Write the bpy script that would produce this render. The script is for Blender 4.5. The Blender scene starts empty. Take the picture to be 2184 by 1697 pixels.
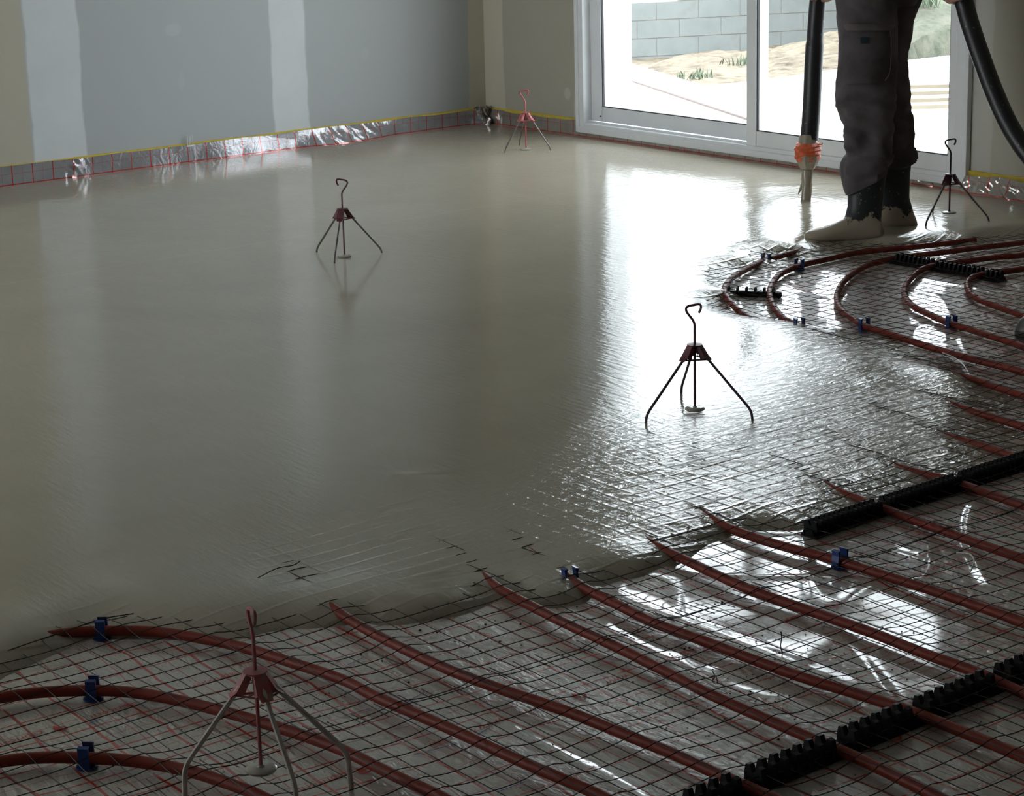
import bpy, bmesh, math, random
import numpy as np
from mathutils import Vector, Matrix, kdtree
random.seed(7); rng = np.random.RandomState(7)
SC = bpy.context.scene
COL = SC.collection

# ------------------------------------------------------------------ camera
W, H, F = 2184, 1697, 4563.9
CAM = np.array([8.80230, -6.87786, 1.49475])
FW = np.array([-0.75611039, 0.60127915, -0.25838046])
RT = np.array([0.62749052, 0.77821417, -0.02526562])
UP = np.array([-0.18588365, 0.18123489, 0.96571279])
cd = bpy.data.cameras.new('camera'); co = bpy.data.objects.new('camera', cd); COL.objects.link(co)
cd.sensor_width = 36; cd.lens = F / W * 36; cd.clip_start = 0.05; cd.clip_end = 200
co.matrix_world = Matrix(((RT[0], UP[0], -FW[0], CAM[0]), (RT[1], UP[1], -FW[1], CAM[1]), (RT[2], UP[2], -FW[2], CAM[2]), (0, 0, 0, 1)))
SC.camera = co

# ------------------------------------------------------------------ light
SC.view_settings.view_transform = 'Standard'; SC.view_settings.look = 'None'
SC.view_settings.gamma = 1; SC.view_settings.use_curve_mapping = False
SC.view_settings.exposure = 0.18
wd = bpy.data.worlds.new('overcast_sky'); SC.world = wd; wd.use_nodes = True
bg = wd.node_tree.nodes['Background']; bg.inputs[0].default_value = (0.90, 0.955, 1.0, 1); bg.inputs[1].default_value = 6.3
def portal(name, loc, rot, sx, sy):
    l = bpy.data.lights.new(name, 'AREA'); l.shape = 'RECTANGLE'; l.size = sx; l.size_y = sy
    l.cycles.is_portal = True
    o = bpy.data.objects.new(name, l); COL.objects.link(o); o.location = loc; o.rotation_euler = rot



# ------------------------------------------------------------------ helpers
def P(px, py, z=0.0):                       # point where the sight line of a pixel meets the level z
    d = FW + (px - W / 2) / F * RT - (py - H / 2) / F * UP
    return CAM + (z - CAM[2]) / d[2] * d
def PD(px, py, dep):                        # point at forward distance dep
    return CAM + dep * (FW + (px - W / 2) / F * RT - (py - H / 2) / F * UP)

def noise2(x, y, seed=0):
    x = np.asarray(x, float); y = np.asarray(y, float)
    xi = np.floor(x).astype(np.int64); yi = np.floor(y).astype(np.int64)
    fx = x - xi; fy = y - yi
    def h(a, b):
        n = (a * 374761393 + b * 668265263 + seed * 974634777) & 0x7fffffff
        n = ((n ^ (n >> 13)) * 1274126177) & 0x7fffffff
        n = n ^ (n >> 16)
        return (n % 100003) / 50001.5 - 1.0
    sx = fx * fx * (3 - 2 * fx); sy = fy * fy * (3 - 2 * fy)
    return (h(xi, yi) * (1 - sx) + h(xi + 1, yi) * sx) * (1 - sy) + (h(xi, yi + 1) * (1 - sx) + h(xi + 1, yi + 1) * sx) * sy

FILM = -0.045
def film_z(x, y):
    x = np.asarray(x, float); y = np.asarray(y, float)
    z = 0.0016 * noise2(x * 5, y * 5, 1)
    a = noise2(x * 1.6 + 0.8 * noise2(x * 2, y * 2, 3), y * 5.0, 2)
    z = z + 0.0042 * np.exp(-(a / 0.10) ** 2) * (0.5 + 0.5 * noise2(x * 1.5, y * 1.5, 9))
    b = noise2((x + y) * 5.5, (x - y) * 1.5 + 5, 4)
    z = z + 0.0030 * np.exp(-(b / 0.13) ** 2) * (0.5 + 0.5 * noise2(x * 1.3, y * 1.3, 10))
    return FILM + z

# materials ---------------------------------------------------------
def newmat(name):
    m = bpy.data.materials.new(name); m.use_nodes = True
    nt = m.node_tree; return m, nt, nt.nodes['Principled BSDF'], nt.nodes['Material Output']
def setp(b, **k):
    for a, v in k.items():
        b.inputs[a.replace('_', ' ')].default_value = v
def N(nt, t, **k):
    n = nt.nodes.new(t)
    for a, v in k.items(): setattr(n, a, v)
    return n
def mix_rgb(nt, fac, a, b):
    n = N(nt, 'ShaderNodeMix', data_type='RGBA')
    for i, v in ((0, fac), (6, a), (7, b)):
        if hasattr(v, 'is_linked') or hasattr(v, 'links'): nt.links.new(v, n.inputs[i])
        else: n.inputs[i].default_value = v if i == 0 else (*v, 1)
    return n.outputs[2]
def mth(nt, op, a, b=0.0, c=None, clamp=False):
    n = N(nt, 'ShaderNodeMath', operation=op); n.use_clamp = clamp
    for i, v in enumerate((a, b, c)):
        if v is None: continue
        if hasattr(v, 'links'): nt.links.new(v, n.inputs[i])
        else: n.inputs[i].default_value = v
    return n.outputs[0]
def ramp(nt, fac, stops):
    n = N(nt, 'ShaderNodeValToRGB'); e = n.color_ramp.elements
    while len(e) < len(stops): e.new(0.5)
    for k, (p, c) in enumerate(stops):
        e[k].position = p; e[k].color = (*c, 1) if len(c) == 3 else c
    nt.links.new(fac, n.inputs[0]); return n.outputs[0]
def noise_n(nt, scale, detail=4, rough=0.55, vec=None, dist=0.0):
    n = N(nt, 'ShaderNodeTexNoise'); n.inputs['Scale'].default_value = scale; n.inputs['Detail'].default_value = detail
    n.inputs['Roughness'].default_value = rough; n.inputs['Distortion'].default_value = dist
    if vec is None: vec = N(nt, 'ShaderNodeTexCoord').outputs['Object']
    nt.links.new(vec, n.inputs['Vector']); return n.outputs[0]
def bump(nt, bsdf, h, strength=0.3, dist=0.01, prev=None):
    b = N(nt, 'ShaderNodeBump'); b.inputs['Strength'].default_value = strength; b.inputs['Distance'].default_value = dist
    nt.links.new(h, b.inputs['Height'])
    if prev is not None: nt.links.new(prev, b.inputs['Normal'])
    if bsdf is not None: nt.links.new(b.outputs[0], bsdf.inputs['Normal'])
    return b.outputs[0]
def simple(name, c1, c2=None, scale=20, rough=0.5, metal=0.0, bs=0.0, bd=0.002, coat=0.0, spec=0.5):
    m, nt, b, _ = newmat(name)
    nz = noise_n(nt, scale)
    if c2 is None: c2 = tuple(v * 0.8 for v in c1)
    nt.links.new(ramp(nt, nz, [(0.35, c1), (0.65, c2)]), b.inputs['Base Color'])
    setp(b, Roughness=rough, Metallic=metal, Coat_Weight=coat, Specular_IOR_Level=spec)
    if bs: bump(nt, b, nz, bs, bd)
    return m

# mesh builders -----------------------------------------------------
def link(name, me, mats=None, parent=None):
    o = bpy.data.objects.new(name, me); COL.objects.link(o)
    if mats:
        for m in (mats if isinstance(mats, (list, tuple)) else [mats]): me.materials.append(m)
    if parent: o.parent = parent
    return o
def tag(o, label, cat, group=None, kind=None):
    o['label'] = label; o['category'] = cat
    if group: o['group'] = group
    if kind: o['kind'] = kind
    return o
def empty(name, loc=(0, 0, 0), rz=0.0):
    o = bpy.data.objects.new(name, None); COL.objects.link(o); o.location = loc; o.rotation_euler[2] = rz
    o.empty_display_size = 0.05
    return o
def np_mesh(name, V, Q, smooth=True):
    me = bpy.data.meshes.new(name); V = np.asarray(V, np.float32); Q = np.asarray(Q, np.int32)
    k = Q.shape[1]
    me.vertices.add(len(V)); me.vertices.foreach_set('co', V.ravel())
    me.loops.add(Q.size); me.loops.foreach_set('vertex_index', Q.ravel())
    me.polygons.add(len(Q)); me.polygons.foreach_set('loop_start', np.arange(0, Q.size, k, dtype=np.int32))
    me.update(calc_edges=True); me.validate()
    if smooth: me.polygons.foreach_set('use_smooth', np.ones(len(me.polygons), bool))
    return me
class MB:
    def __init__(s): s.v = []; s.f = []; s.mi = []
    def add(s, V, Fc, mi=0):
        n = len(s.v); s.v += [tuple(map(float, v)) for v in V]; s.f += [tuple(i + n for i in f) for f in Fc]; s.mi += [mi] * len(Fc)
    def box(s, c, d, rz=0.0, mi=0, M=None):
        V = []
        for i in (-1, 1):
            for j in (-1, 1):
                for k in (-1, 1):
                    x, y, z = i * d[0] / 2, j * d[1] / 2, k * d[2] / 2
                    if M is not None: q = M @ Vector((x, y, z)); V.append((c[0] + q.x, c[1] + q.y, c[2] + q.z))
                    else: V.append((c[0] + x * math.cos(rz) - y * math.sin(rz), c[1] + x * math.sin(rz) + y * math.cos(rz), c[2] + z))
        s.add(V, [(0, 1, 3, 2), (4, 6, 7, 5), (0, 4, 5, 1), (2, 3, 7, 6), (0, 2, 6, 4), (1, 5, 7, 3)], mi)
    def tube(s, pts, r, n=8, mi=0, cap=True):
        pts = [np.asarray(p, float) for p in pts]; m = len(pts)
        rr = r if hasattr(r, '__len__') else [r] * m
        T = [pts[min(i + 1, m - 1)] - pts[max(i - 1, 0)] for i in range(m)]
        T = [t / (np.linalg.norm(t) + 1e-12) for t in T]
        a = np.array([0, 0, 1.0]) if abs(T[0][2]) < 0.9 else np.array([1.0, 0, 0])
        V = []
        for i in range(m):
            a = a - T[i] * (a @ T[i]); a = a / (np.linalg.norm(a) + 1e-12); b = np.cross(T[i], a)
            for k in range(n):
                t = 2 * math.pi * k / n; V.append(pts[i] + rr[i] * (math.cos(t) * a + math.sin(t) * b))
        Fc = [(i * n + k, i * n + (k + 1) % n, (i + 1) * n + (k + 1) % n, (i + 1) * n + k) for i in range(m - 1) for k in range(n)]
        if cap: Fc += [tuple(range(n - 1, -1, -1)), tuple((m - 1) * n + k for k in range(n))]
        s.add(V, Fc, mi)
    def lathe(s, prof, c=(0, 0, 0), n=24, mi=0):
        V = [(c[0] + r * math.cos(2 * math.pi * k / n), c[1] + r * math.sin(2 * math.pi * k / n), c[2] + z) for r, z in prof for k in range(n)]
        m = len(prof)
        Fc = [(i * n + k, i * n + (k + 1) % n, (i + 1) * n + (k + 1) % n, (i + 1) * n + k) for i in range(m - 1) for k in range(n)]
        Fc += [tuple(range(n - 1, -1, -1)), tuple((m - 1) * n + k for k in range(n))]
        s.add(V, Fc, mi)
    def rings(s, R, mi=0, cap=True):
        n = len(R[0]); m = len(R); V = [p for r in R for p in r]
        Fc = [(i * n + k, i * n + (k + 1) % n, (i + 1) * n + (k + 1) % n, (i + 1) * n + k) for i in range(m - 1) for k in range(n)]
        if cap: Fc += [tuple(range(n - 1, -1, -1)), tuple((m - 1) * n + k for k in range(n))]
        s.add(V, Fc, mi)
    def mesh(s, name, smooth=False):
        me = bpy.data.meshes.new(name); me.from_pydata(s.v, [], s.f)
        me.polygons.foreach_set('material_index', s.mi)
        bm = bmesh.new(); bm.from_mesh(me); bmesh.ops.recalc_face_normals(bm, faces=bm.faces); bm.to_mesh(me); bm.free()
        if smooth:
            me.polygons.foreach_set('use_smooth', [True] * len(me.polygons)); me.set_sharp_from_angle(angle=math.radians(40))
        return me
    def build(s, name, mats, parent=None, smooth=False, bevel=0.0):
        o = link(name, s.mesh(name, smooth), mats, parent)
        if bevel:
            b = o.modifiers.new('bevel', 'BEVEL'); b.width = bevel; b.segments = 2; b.limit_method = 'ANGLE'
        return o
def spline(pts, step=0.015):                # Catmull-Rom through points, resampled evenly
    p = [np.asarray(a, float) for a in pts]; p = [2 * p[0] - p[1]] + p + [2 * p[-1] - p[-2]]; out = []
    for i in range(1, len(p) - 2):
        for t in np.linspace(0, 1, 20, endpoint=False):
            out.append(0.5 * (2 * p[i] + (p[i + 1] - p[i - 1]) * t + (2 * p[i - 1] - 5 * p[i] + 4 * p[i + 1] - p[i + 2]) * t * t + (3 * p[i] - p[i - 1] - 3 * p[i + 1] + p[i + 2]) * t ** 3))
    out.append(p[-2]); out = np.array(out)
    s = np.r_[0, np.cumsum(np.linalg.norm(np.diff(out, axis=0), axis=1))]
    t = np.linspace(0, s[-1], max(3, int(s[-1] / step) + 1))
    return np.stack([np.interp(t, s, out[:, k]) for k in range(out.shape[1])], 1)
def struct(o): o['kind'] = 'structure'; return o

# ------------------------------------------------------------------ materials
def wall_mat(name, boards, joints, axis, spots=()):
    m, nt, b, _ = newmat(name)
    geo = N(nt, 'ShaderNodeNewGeometry'); sep = N(nt, 'ShaderNodeSeparateXYZ'); nt.links.new(geo.outputs['Position'], sep.inputs[0])
    co_ = sep.outputs[axis]
    wob = noise_n(nt, 2.2, 4, 0.6, geo.outputs['Position'])
    w2 = mth(nt, 'ADD', co_, mth(nt, 'MULTIPLY', mth(nt, 'SUBTRACT', wob, 0.5), 0.06))
    col = None; base = boards[0][1]
    n = noise_n(nt, 14, 5, 0.6, geo.outputs['Position'])
    cur = mix_rgb(nt, n, tuple(v * 0.96 for v in base), base)
    for lim, c in boards[1:]:
        f = mth(nt, 'GREATER_THAN', co_, lim); cur = mix_rgb(nt, f, cur, c)
    jn = noise_n(nt, 5, 5, 0.6, geo.outputs['Position'])
    for lo, hi, c in joints:
        a = mth(nt, 'MULTIPLY', mth(nt, 'SUBTRACT', w2, lo), 90, clamp=True); d = mth(nt, 'MULTIPLY', mth(nt, 'SUBTRACT', hi, w2), 90, clamp=True)
        f = mth(nt, 'MULTIPLY', a, d)
        f = mth(nt, 'MULTIPLY', f, mth(nt, 'MULTIPLY_ADD', jn, 0.5, 0.68), clamp=True)
        cur = mix_rgb(nt, f, cur, c)
    for (cx, cz, rx, rzz, c) in spots:
        dx = mth(nt, 'DIVIDE', mth(nt, 'SUBTRACT', co_, cx), rx); dz = mth(nt, 'DIVIDE', mth(nt, 'SUBTRACT', sep.outputs[2], cz), rzz)
        d2 = mth(nt, 'ADD', mth(nt, 'MULTIPLY', dx, dx), mth(nt, 'MULTIPLY', dz, dz))
        d2 = mth(nt, 'ADD', d2, mth(nt, 'MULTIPLY', mth(nt, 'SUBTRACT', jn, 0.5), 0.9))
        f = mth(nt, 'MULTIPLY', mth(nt, 'SUBTRACT', 1.0, d2), 2.0, clamp=True)
        cur = mix_rgb(nt, mth(nt, 'MULTIPLY', f, 0.4), cur, c)
    nt.links.new(cur, b.inputs['Base Color']); setp(b, Roughness=0.75, Specular_IOR_Level=0.3)
    bump(nt, b, noise_n(nt, 160, 3, 0.6, geo.outputs['Position']), 0.06, 0.002)
    return m
BOARD = (0.42, 0.435, 0.44); JOINT = (0.62, 0.64, 0.65); BEIGE = (0.46, 0.43, 0.35); BEIGE2 = (0.54, 0.50, 0.40)
M = {}
M['wall_l'] = wall_mat('plasterboard_left', [(0, BEIGE), (-2.585, BOARD), (-1.093, (0.41, 0.42, 0.42))],
                       [(-2.585, -2.313, JOINT), (-1.306, -1.093, JOINT), (-0.115, 0.1, BEIGE2), (-4.1, -3.85, JOINT)], 1,
                       [(-1.83, 0.62, 0.05, 0.035, (0.5, 0.53, 0.54)), (-0.75, 0.42, 0.03, 0.03, (0.45, 0.47, 0.48)), (-1.80, 0.38, 0.02, 0.05, (0.45, 0.48, 0.49))])
M['wall_r'] = wall_mat('plasterboard_right', [(0, (0.40, 0.38, 0.31)), (3.2, (0.44, 0.42, 0.345))],
                       [(-0.1, 0.165, BEIGE2), (0.715, 0.77, (0.52, 0.50, 0.42)), (3.19, 3.3, (0.52, 0.51, 0.46)), (4.4, 4.6, BEIGE2)], 0,
                       [(0.66, 0.20, 0.028, 0.035, (0.62, 0.61, 0.55)), (3.55, 0.7, 0.05, 0.04, (0.5, 0.49, 0.42))])
M['plain'] = simple('white_plaster', (0.62, 0.61, 0.57), (0.58, 0.57, 0.53), 3, 0.8)
M['ceil'] = simple('ceiling_board', (0.55, 0.56, 0.55), (0.5, 0.51, 0.5), 2, 0.8)
M['pvc'] = simple('white_window_profile', (0.78, 0.80, 0.82), (0.74, 0.76, 0.78), 8, 0.28)
M['seal'] = simple('dark_seal', (0.03, 0.03, 0.035), rough=0.6)
M['yellow'] = simple('yellow_foam', (0.62, 0.46, 0.05), (0.52, 0.38, 0.05), 30, 0.8)
M['slabsub'] = simple('insulation_board', (0.45, 0.42, 0.34), rough=0.8)
m, nt, b, out = newmat('window_glass'); nt.nodes.remove(b)
tr = N(nt, 'ShaderNodeBsdfTransparent'); gl = N(nt, 'ShaderNodeBsdfGlossy'); gl.inputs['Roughness'].default_value = 0.0
tr.inputs[0].default_value = (0.95, 0.97, 0.97, 1)
lw = N(nt, 'ShaderNodeLayerWeight'); lw.inputs[0].default_value = 0.5; mx = N(nt, 'ShaderNodeMixShader')
nt.links.new(mth(nt, 'MULTIPLY_ADD', mth(nt, 'POWER', lw.outputs['Facing'], 5.0), 0.9, 0.04), mx.inputs[0]); nt.links.new(tr.outputs[0], mx.inputs[1]); nt.links.new(gl.outputs[0], mx.inputs[2]); nt.links.new(mx.outputs[0], out.inputs[0])
M['glass'] = m

# wet screed
m, nt, b, out = newmat('wet_liquid_screed')
geo = N(nt, 'ShaderNodeNewGeometry'); pos = geo.outputs['Position']
sep = N(nt, 'ShaderNodeSeparateXYZ'); nt.links.new(pos, sep.inputs[0])
n1 = noise_n(nt, 1.3, 5, 0.6, pos, 0.5)
mp = N(nt, 'ShaderNodeMapping'); mp.inputs['Scale'].default_value = (2.0, 9.0, 1); mp.inputs['Rotation'].default_value = (0, 0, math.radians(-38)); nt.links.new(pos, mp.inputs[0])
n2 = noise_n(nt, 2.0, 6, 0.65, mp.outputs[0], 0.6)
c = ramp(nt, n1, [(0.3, (0.36, 0.322, 0.25)), (0.7, (0.41, 0.368, 0.292))])
c = mix_rgb(nt, mth(nt, 'MULTIPLY', mth(nt, 'SUBTRACT', n2, 0.52), 1.4, clamp=True), c, (0.43, 0.395, 0.315))
nt.links.new(c, b.inputs['Base Color'])
setp(b, Roughness=0.035, IOR=1.5, Specular_IOR_Level=0.5)
thin = N(nt, 'ShaderNodeAttribute', attribute_name='thin').outputs['Fac']
rip = N(nt, 'ShaderNodeAttribute', attribute_name='ripple').outputs['Fac']
# ridges of the covered wire mesh
def lines(axis, off):
    w = noise_n(nt, 6, 2, 0.5, pos)
    u = mth(nt, 'ADD', sep.outputs[axis], mth(nt, 'MULTIPLY_ADD', w, 0.014, off))
    fr_ = mth(nt, 'FRACT', mth(nt, 'DIVIDE', u, 0.052)); d = mth(nt, 'ABSOLUTE', mth(nt, 'SUBTRACT', fr_, 0.5))
    return mth(nt, 'SUBTRACT', 1.0, mth(nt, 'MULTIPLY', d, 7.0), clamp=True)
ln = mth(nt, 'MAXIMUM', lines(0, 0.012), mth(nt, 'MULTIPLY', lines(1, 0.03), 0.5))
ln = mth(nt, 'MULTIPLY', ln, thin)
nb = bump(nt, None, ln, 1.0, 0.0026)
mp2 = N(nt, 'ShaderNodeMapping'); mp2.inputs['Scale'].default_value = (2.2, 0.75, 1); mp2.inputs['Rotation'].default_value = (0, 0, math.radians(-4)); nt.links.new(pos, mp2.inputs[0])
rn = noise_n(nt, 26, 4, 0.6, mp2.outputs[0], 0.8)
nb = bump(nt, None, mth(nt, 'MULTIPLY', rn, rip), 1.0, 0.0065, nb)
fine = noise_n(nt, 150, 2, 0.5, pos); big = noise_n(nt, 7, 3, 0.5, mp.outputs[0])
nb = bump(nt, None, fine, 0.5, 0.00030, nb)
bump(nt, b, big, 0.5, 0.0016, nb)
M['screed'] = m
M['screed_drip'] = simple('wet_screed_coating', (0.36, 0.315, 0.245), (0.29, 0.25, 0.19), 25, 0.2, bs=0.3, bd=0.002)

# printed film over the insulation
def film_mat(name, vertical=None, base=((0.66, 0.61, 0.54), (0.50, 0.46, 0.40)), rough=0.33, wr=1.0):
    m, nt, b, out = newmat(name)
    geo = N(nt, 'ShaderNodeNewGeometry'); pos = geo.outputs['Position']
    wv = N(nt, 'ShaderNodeTexNoise'); wv.inputs['Scale'].default_value = 5; wv.inputs['Detail'].default_value = 2; nt.links.new(pos, wv.inputs['Vector'])
    vm = N(nt, 'ShaderNodeVectorMath', operation='MULTIPLY_ADD'); nt.links.new(wv.outputs['Color'], vm.inputs[0])
    k = 0.004 if vertical else 0.034
    vm.inputs[1].default_value = (k, k, 0.004); nt.links.new(pos, vm.inputs[2])
    mp = N(nt, 'ShaderNodeMapping'); mp.inputs['Rotation'].default_value = (0, 0, 0 if vertical else math.radians(3)); nt.links.new(vm.outputs[0], mp.inputs[0])
    sp = N(nt, 'ShaderNodeSeparateXYZ'); nt.links.new(mp.outputs[0], sp.inputs[0])
    def ln(sock, period, off, w):
        f = mth(nt, 'FRACT', mth(nt, 'DIVIDE', mth(nt, 'ADD', sock, 50 + off), period))
        d = mth(nt, 'ABSOLUTE', mth(nt, 'SUBTRACT', f, 0.5)); return mth(nt, 'MULTIPLY', mth(nt, 'SUBTRACT', w / period / 2 + 0.0008, d), 4000 * period, clamp=True)
    if vertical == 'l': offs = (1, 0.048, 0.0)
    elif vertical == 'r': offs = (0, 0.031, 0.0)
    if vertical:
        h = sp.outputs[offs[0]]; v = sp.outputs[2]
        bold = mth(nt, 'MAXIMUM', ln(h, 0.1, offs[1], 0.0048), ln(v, 0.1, 0.05 - 0.006, 0.0045))
        thinl = mth(nt, 'MAXIMUM', ln(h, 0.1, offs[1] + 0.05, 0.0014), ln(v, 0.1, -0.004 - 0.0, 0.0016))
    else:
        bold = mth(nt, 'MAXIMUM', ln(sp.outputs[0], 0.1, 0.02, 0.0046), ln(sp.outputs[1], 0.1, 0.0, 0.0058))
        thinl = mth(nt, 'MAXIMUM', ln(sp.outputs[0], 0.1, 0.07, 0.0020), ln(sp.outputs[1], 0.1, 0.05, 0.0026))
    n = noise_n(nt, 9, 5, 0.6, pos)
    c = ramp(nt, n, [(0.35, base[0]), (0.62, base[1])])
    fl = mth(nt, 'MAXIMUM', bold, mth(nt, 'MULTIPLY', thinl, 0.8))
    c = mix_rgb(nt, fl, c, (0.50, 0.035, 0.018))
    nt.links.new(c, b.inputs['Base Color']); setp(b, Roughness=rough, IOR=1.5, Coat_Weight=1.0, Coat_Roughness=0.06)
    if vertical: setp(b, Metallic=0.35)
    mp3 = N(nt, 'ShaderNodeMapping'); mp3.inputs['Scale'].default_value = (1, 2.5, 2.5); mp3.inputs['Rotation'].default_value = (0, 0, math.radians(15)); nt.links.new(pos, mp3.inputs[0])
    a = noise_n(nt, 9, 2, 0.4, mp3.outputs[0], 1.0)
    ab = mth(nt, 'ABSOLUTE', mth(nt, 'SUBTRACT', a, 0.5)); nb = bump(nt, None, ab, 0.9 * wr, 0.013 if not vertical else 0.004)
    cr = mth(nt, 'ABSOLUTE', mth(nt, 'SUBTRACT', noise_n(nt, 26, 2, 0.5, mp3.outputs[0], 0.8), 0.5)); nb = bump(nt, None, cr, 0.9 * wr, 0.006 if not vertical else 0.001, nb)
    bump(nt, b, noise_n(nt, 40, 2, 0.4, pos), 0.4 * wr, 0.0010 if not vertical else 0.0004, nb)
    return m
M['film'] = film_mat('grid_printed_film')
M['skirt_l'] = film_mat('grid_printed_film_left', 'l', ((0.34, 0.34, 0.36), (0.28, 0.28, 0.30)), 0.16, 0.7)
M['skirt_r'] = film_mat('grid_printed_film_right', 'r', ((0.36, 0.34, 0.30), (0.30, 0.28, 0.24)), 0.16, 0.8)
M['print'] = simple('red_print', (0.50, 0.035, 0.018), (0.55, 0.05, 0.03), 60, 0.5)
M['blueprint'] = simple('blue_marker', (0.04, 0.09, 0.35), rough=0.4)
m, nt, b, _ = newmat('red_heating_pipe')
n = noise_n(nt, 30, 4); nt.links.new(ramp(nt, n, [(0.3, (0.22, 0.030, 0.016)), (0.75, (0.18, 0.026, 0.016))]), b.inputs['Base Color']); setp(b, Roughness=0.5, Specular_IOR_Level=0.25)
M['pipe'] = m
M['wire'] = simple('dark_mesh_wire', (0.018, 0.014, 0.013), (0.05, 0.035, 0.03), 40, 0.45, metal=0.3)
M['blackplastic'] = simple('black_plastic', (0.004, 0.004, 0.005), (0.007, 0.007, 0.007), 20, 0.6, spec=0.2)
M['bluep'] = simple('blue_plastic', (0.012, 0.045, 0.20), (0.01, 0.035, 0.16), 30, 0.35)
M['redsteel'] = simple('red_painted_steel', (0.125, 0.016, 0.028), (0.065, 0.014, 0.022), 70, 0.45)
M['darkleg'] = simple('dark_stained_rod', (0.075, 0.035, 0.05), (0.045, 0.025, 0.035), 60, 0.45)
M['pinksteel'] = simple('faded_red_painted_steel', (0.48, 0.13, 0.13), (0.30, 0.05, 0.06), 70, 0.45)
M['dullred'] = simple('dull_red_painted_steel', (0.40, 0.085, 0.095), (0.28, 0.14, 0.14), 60, 0.55)
M['steel'] = simple('grey_steel_rod', (0.20, 0.18, 0.165), (0.12, 0.105, 0.10), 60, 0.4, metal=0.5)
M['coated'] = simple('screed_coated_steel', (0.50, 0.45, 0.40), (0.38, 0.34, 0.30), 50, 0.6)
M['disc'] = simple('clear_level_disc', (0.42, 0.40, 0.34), (0.34, 0.32, 0.27), 60, 0.2)

# ------------------------------------------------------------------ room shell
def box_obj(name, lo, hi, mat, parent=None, bevel=0.0):
    mb = MB(); mb.box([(a + c) / 2 for a, c in zip(lo, hi)], [c - a for a, c in zip(lo, hi)]); return mb.build(name, mat, parent, bevel=bevel)
CEIL = 2.5; RX = 10.2; RY = -8.6
WX0, WX1, WTOP, WB = 0.761, 3.184, 2.17, 0.025
struct(box_obj('wall_left', (-0.2, RY, -0.2), (0, 0.25, CEIL), M['wall_l']))
mb = MB()
for lo, hi in (((0, 0, -0.2), (WX0, 0.34, CEIL)), ((WX1, 0, -0.2), (RX, 0.34, CEIL)), ((WX0, 0, WTOP), (WX1, 0.34, CEIL)), ((WX0, 0.0, -0.2), (WX1, 0.34, WB))):
    mb.box([(a + c) / 2 for a, c in zip(lo, hi)], [c - a for a, c in zip(lo, hi)])
o = mb.build('wall_right', [M['wall_r'], simple('white_exterior_render', (0.82, 0.82, 0.81), (0.78, 0.78, 0.77), 6, 0.8)])
for p in o.data.polygons:
    if p.center.y > 0.2 or (abs(p.normal.x) > 0.9 and WX0 - 0.01 < p.center.x < WX1 + 0.01): p.material_index = 1
struct(o)
mb = MB()
for lo, hi in (((RX, RY, -0.2), (RX + 0.2, 0.25, CEIL)),):
    mb.box([(a + c) / 2 for a, c in zip(lo, hi)], [c - a for a, c in zip(lo, hi)])
struct(mb.build('wall_side', M['plain']))
mb = MB()                                   # unseen back wall, with an opening added to let in fill light
for lo, hi in (((-0.2, RY - 0.2, -0.2), (0.4, RY, CEIL)), ((2.9, RY - 0.2, -0.2), (RX + 0.2, RY, CEIL)), ((0.4, RY - 0.2, 2.3), (2.9, RY, CEIL))):
    mb.box([(a + c) / 2 for a, c in zip(lo, hi)], [c - a for a, c in zip(lo, hi)])
struct(mb.build('wall_back', M['plain']))
struct(box_obj('ceiling', (-0.2, RY - 0.2, CEIL), (RX + 0.2, 0.25, CEIL + 0.15), M['ceil']))
struct(box_obj('floor', (-0.2, RY, -0.2), (RX, 0.0, FILM - 0.02), M['slabsub']))

# yellow edge foam strips (run in front of both walls)
mb = MB(); n = 60
def strip(axis, a0, a1, name, label, top0, top1, t=0.012):
    mb = MB(); n = 50; R = []
    for i in range(n + 1):
        s = a0 + (a1 - a0) * i / n; tz = top0 + (top1 - top0) * i / n + 0.0012 * math.sin(i * 1.3); e = t + 0.0015 * math.sin(i * 0.7)
        q = [(0.001, -0.05), (e, -0.05), (e, tz - 0.004), (e - 0.003, tz), (0.001, tz)]
        R.append([(u, s, z) if axis == 'y' else (s, -u, z) for u, z in q])
    mb.rings(R); o = mb.build(name, M['yellow'], smooth=False); return tag(o, label, 'foam strip')
strip('y', -5.6, -0.012, 'foam_edge_strip', 'yellow foam edge strip along the foot of the long grey wall', 0.098, 0.083)
strip('x', 0.0, 0.755, 'foam_edge_strip', 'yellow foam edge strip between the room corner and the patio door', 0.083, 0.086)
strip('x', 3.19, 5.6, 'foam_edge_strip', 'yellow foam edge strip on the wall right of the patio door', 0.088, 0.085)

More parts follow.
